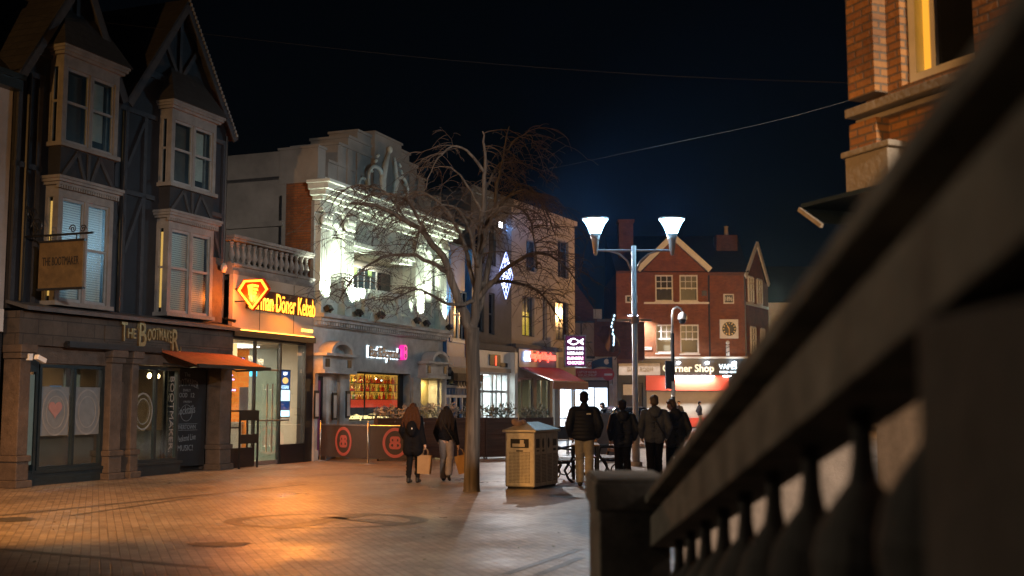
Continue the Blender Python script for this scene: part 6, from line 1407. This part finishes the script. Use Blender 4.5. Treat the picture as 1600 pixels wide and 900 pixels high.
person('man in a black hooded parka looking down to the left', FXY(3.32, 23.4, 4), 1.72, False, m_darkj, .76, False, m_blacktr, .01, m_hairl, False, (.12, 0), (-.1, .04), 'pocket', 'pocket', hood=True, headturn=42, headdown=22)
person('silhouetted person with bent head in front of the lit gadget shop window', FXY(3.5, 43.5, 60), 1.68, False, m_coat, .8, False, m_blacktr, .01, m_hairb, False, (.1, 0), (-.1, .03), 'hold', 'hold', headdown=25, hood=True, voxel=.02)
person('distant person in a dark jacket and beige trousers passing the corner shop shutter', FXY(12.05, 73.5, -80), 1.76, False, m_darkj, .85, False, M('beige trousers', (.3, .23, .16), .8), .01, m_hairb, False, (.15, 0), (-.18, .04), 'pocket', 'pocket', voxel=.02)
person('distant person in dark clothes behind the post with the dome camera', FXY(9.62, 66, 160), 1.76, True, m_darkj, .8, False, m_blacktr, .01, m_hairb, False, (.1, 0), (-.1, .03), 'pocket', 'pocket', voxel=.02)
person('person at the left edge of the photo with a dark shoulder bag and purple trousers', FXY(-10.28, 22.75, 15), 1.72, False, m_coat, .9, False, M('purple trousers', (.1, .05, .2), .8), .01, m_hairb, False, (.1, 0), (-.12, .03), 'pocket', 'bag', pack=None, shoe=M('orange shoe', (.5, .12, .03), .6), voxel=.02)
sbg = thing('shoulder_bag', 'dark slouchy shoulder bag hanging beside the pub pillar at the left edge', 'bag', FXY(-10.0, 22.55)); MB().ell((0, 0, .95), (.15, .1, .2), 14, 10).build('body', m_coat, sbg, smooth=True); MB().tube([(-.08, 0, 1.1), (-.2, 0, 1.42), (-.24, .05, 1.42), (-.05, .05, 1.1)], .012, 6).build('strap', m_coat, sbg)
# ------------------------------------------------------------------ sky, moon and the lamps of the street, with some unseen fills
wd = bpy.data.worlds.new('World'); S.world = wd; wd.use_nodes = True; nt = wd.node_tree
sk = nt.nodes.new('ShaderNodeTexSky'); sk.sky_type = 'NISHITA'; sk.sun_disc = False; sk.sun_elevation = math.radians(35); sk.sun_rotation = math.radians(200); sk.altitude = 0; sk.air_density = 1; sk.dust_density = .5
bgn = nt.nodes['Background']; nt.links.new(sk.outputs[0], bgn.inputs['Color']); bgn.inputs['Strength'].default_value = .00035
sun = bpy.data.lights.new('moon', 'SUN'); sun.energy = .004; sun.angle = math.radians(.5); sun.color = (.9, .95, 1); so = bpy.data.objects.new('moon', sun); COL.objects.link(so)
so.rotation_euler = Vector((math.sin(math.radians(200)) * math.cos(math.radians(35)), math.cos(math.radians(200)) * math.cos(math.radians(35)), math.sin(math.radians(35)))).to_track_quat('Z', 'Y').to_euler()
def on(F, p): return F @ Vector(p)
for s in (-1, 1): lamp('POINT', 'street_lamp_glow', on(FL, (s * 1.02, 0, 6.85)), 270, (.45, .78, 1), .25)
lamp('SPOT', 'grey_house_floodlight', on(FC, (1.82, -.42, 8.72)), 16000, (1, .96, .93), .07, on(FC, (3.0, -22, 0)) , 130, .6)
# sodium lamp standing up the street to the left, outside the frame
SOD = Vector((-12.5, 3.5, 7.5))
lamp('SPOT', 'corner_sodium_lamp', (-9, 14, 7), 4600, (1, .41, .085), .2, (-6.9, 18.2, -.2), 78, .45)
lamp('SPOT', 'gap_wall_fill', (1.7, 5.6, 3.4), 600, (1, .66, .36), .1, (2.3, 11.6, .8), 90, .5)  # unseen fill added to warm the wall showing between the balusters
lamp('SPOT', 'sodium_lamp', SOD, 4600, (1, .49, .14), .22, SOD + Vector((.55, .76, .03)), 74, .35)
lamp('SPOT', 'town_hall_lamp', SOD + Vector((0, .4, .1)), 1450, (1, .33, .02), .3, (3.8, 12, 4.4), 40, .5)
lamp('SPOT', 'side_street_lamp', (-12, 7.5, 6.5), 1000, (1, .82, .6), .3, (1.2, 2.6, 1.6), 44, .6)
lamp('SPOT', 'square_fill', (9, -5, 8.5), 20000, (1, .89, .82), .3, (.1, 22, 0), 43, .5)  # unseen neutral fill added behind the camera for the men and paving
lamp('POINT', 'rear_fill', (-8, -9, 8.0), 130, (1, .86, .74), .3)  # weak unseen fill added behind the camera on the left
lamp('POINT', 'far_brick_fill', (13.5, 60, 6.8), 4800, (1, .52, .18), .3)  # light added without a post, to brighten the brick corner building
# uplights on the bar
for i, (x, y) in enumerate(FLOODS):
    px = (95, 100, 1.2, 5, 140, 60)[i]
    lamp('SPOT', 'bar_uplight', on(FP, (x + (.05 if i == 0 else 0), y + (.1 if i not in (0, 2) else -.02 if i == 0 else -.06), 4.6)), px * 8.5, (.86, 1, .80), .05, on(FP, (x + .3, -.0 + (.0 if i != 2 else -.5), 7.2)), 110, .8)
lamp('AREA', 'loggia_lamp', on(FP, (15.3, .36, 6.2)), 30, (1, .98, .75), .1, on(FP, (15.3, .6, 4)), size=(2.5, .1))
lamp('AREA', 'bar_room_lamp', on(FP, (15.4, .9, 2.6)), 60, (1, .6, .2), .1, on(FP, (15.4, 1.5, 1.5)), size=(3, .4))
lamp('AREA', 'bar_recess_lamp', on(FP, (19.0, .1, 2.45)), 30, (1, .75, .3), .1, on(FP, (19.0, .2, 0)), size=(.8, .1))
lamp('AREA', 'kebab_room_lamp', on(FP, (8.4, 1.6, 3.2)), 260, (1, .86, .62), .1, on(FP, (8.4, 1.6, 0)), size=(2, .8))
lamp('AREA', 'pub_room_lamp', on(FP, (3.6, 1.4, 2.6)), 150, (1, .66, .36), .1, on(FP, (3.6, 1.8, 0)), size=(2.5, .8))
lamp('AREA', 'white_shop_lamp', on(FC, (1.7, 1.4, 2.75)), 160, (.85, 1, .97), .1, on(FC, (1.7, 1.4, 0)), size=(2.6, 1))
lamp('AREA', 'fish_shop_lamp', on(FC, (5.2, 1.2, 2.7)), 40, (1, .85, .6), .1, on(FC, (5.2, 1.2, 0)), size=(2, .8))
lamp('AREA', 'display_light', on(FC, (9.1, -.1, 1.6)), 120, (.75, .88, 1), .1, on(FC, (9.1, -3, 1.0)), size=(1.4, 1.6))
lamp('AREA', 'gadget_light', on(FM, (4.0, -.3, 1.5)), 160, (.75, .88, 1), .1, on(FM, (4.0, -4, 1.0)), size=(1.4, 1.6))
lamp('AREA', 'neon_spill', on(FP, (9.5, -.3, 4.35)), 380, (1, .28, .03), .1, on(FP, (8.6, -4, 1.0)), size=(2.6, .3))
lamp('POINT', 'diamond_spill', on(FP, (6.95, -.5, 4.3)), 120, (1, .2, .02), .1)
lamp('AREA', 'corner_shop_strip', on(FK, (12.0, -.5, 3.4)), 420, (.95, .96, 1), .1, on(FK, (12, -.1, 2.2)), size=(2.8, .08))
lamp('SPOT', 'brick_wall_lamp', on(FK, (8.05, -.8, 7.4)), 2300, (1, .93, .95), .1, on(FK, (8.4, .0, 5.0)), 130, .5)
for x in (11.05, 12.95, 14.75): lamp('POINT', 'sign_spot', on(FK, (x, -.75, 4.3)), 22, (.75, .88, 1), .06)
# ------------------------------------------------------------------ camera
cam = bpy.data.cameras.new('camera'); cam.sensor_width = 36; cam.lens = 40; cam.clip_end = 900; cam.clip_start = .05
cam.dof.use_dof = True; cam.dof.focus_distance = 27; cam.dof.aperture_fstop = 1.45
co = bpy.data.objects.new('camera', cam); COL.objects.link(co); co.location = (0, 0, CAMH); co.rotation_euler = (PI / 2 + PITCH, 0, 0); S.camera = co
S.view_settings.view_transform = 'Standard'; S.view_settings.look = 'None'; S.view_settings.exposure = 0; S.view_settings.gamma = 1
S.render.engine = 'CYCLES'; S.cycles.use_denoising = True; S.cycles.max_bounces = 6; S.cycles.transparent_max_bounces = 16; S.cycles.sample_clamp_indirect = 4
S.cycles.caustics_reflective = False; S.cycles.caustics_refractive = False
for o in S.objects:
    if '_hand_r' in o: del o['_hand_r']

hz = MB().box(-265, 265, -62, 425, -1, 45).build('haze', None); hz['kind'] = 'stuff'  # thin blue volume added to give the street lamp heads a halo
hm = bpy.data.materials.new('lamp halo haze'); hm.use_nodes = True; hn = hm.node_tree; hn.nodes.clear()
ho = hn.nodes.new('ShaderNodeOutputMaterial'); hv = hn.nodes.new('ShaderNodeVolumePrincipled'); hv.inputs['Color'].default_value = (.16, .42, 1, 1); hv.inputs['Density'].default_value = .00024; hv.inputs['Anisotropy'].default_value = .84
hn.links.new(hv.outputs[0], ho.inputs['Volume']); hz.data.materials.append(hm)
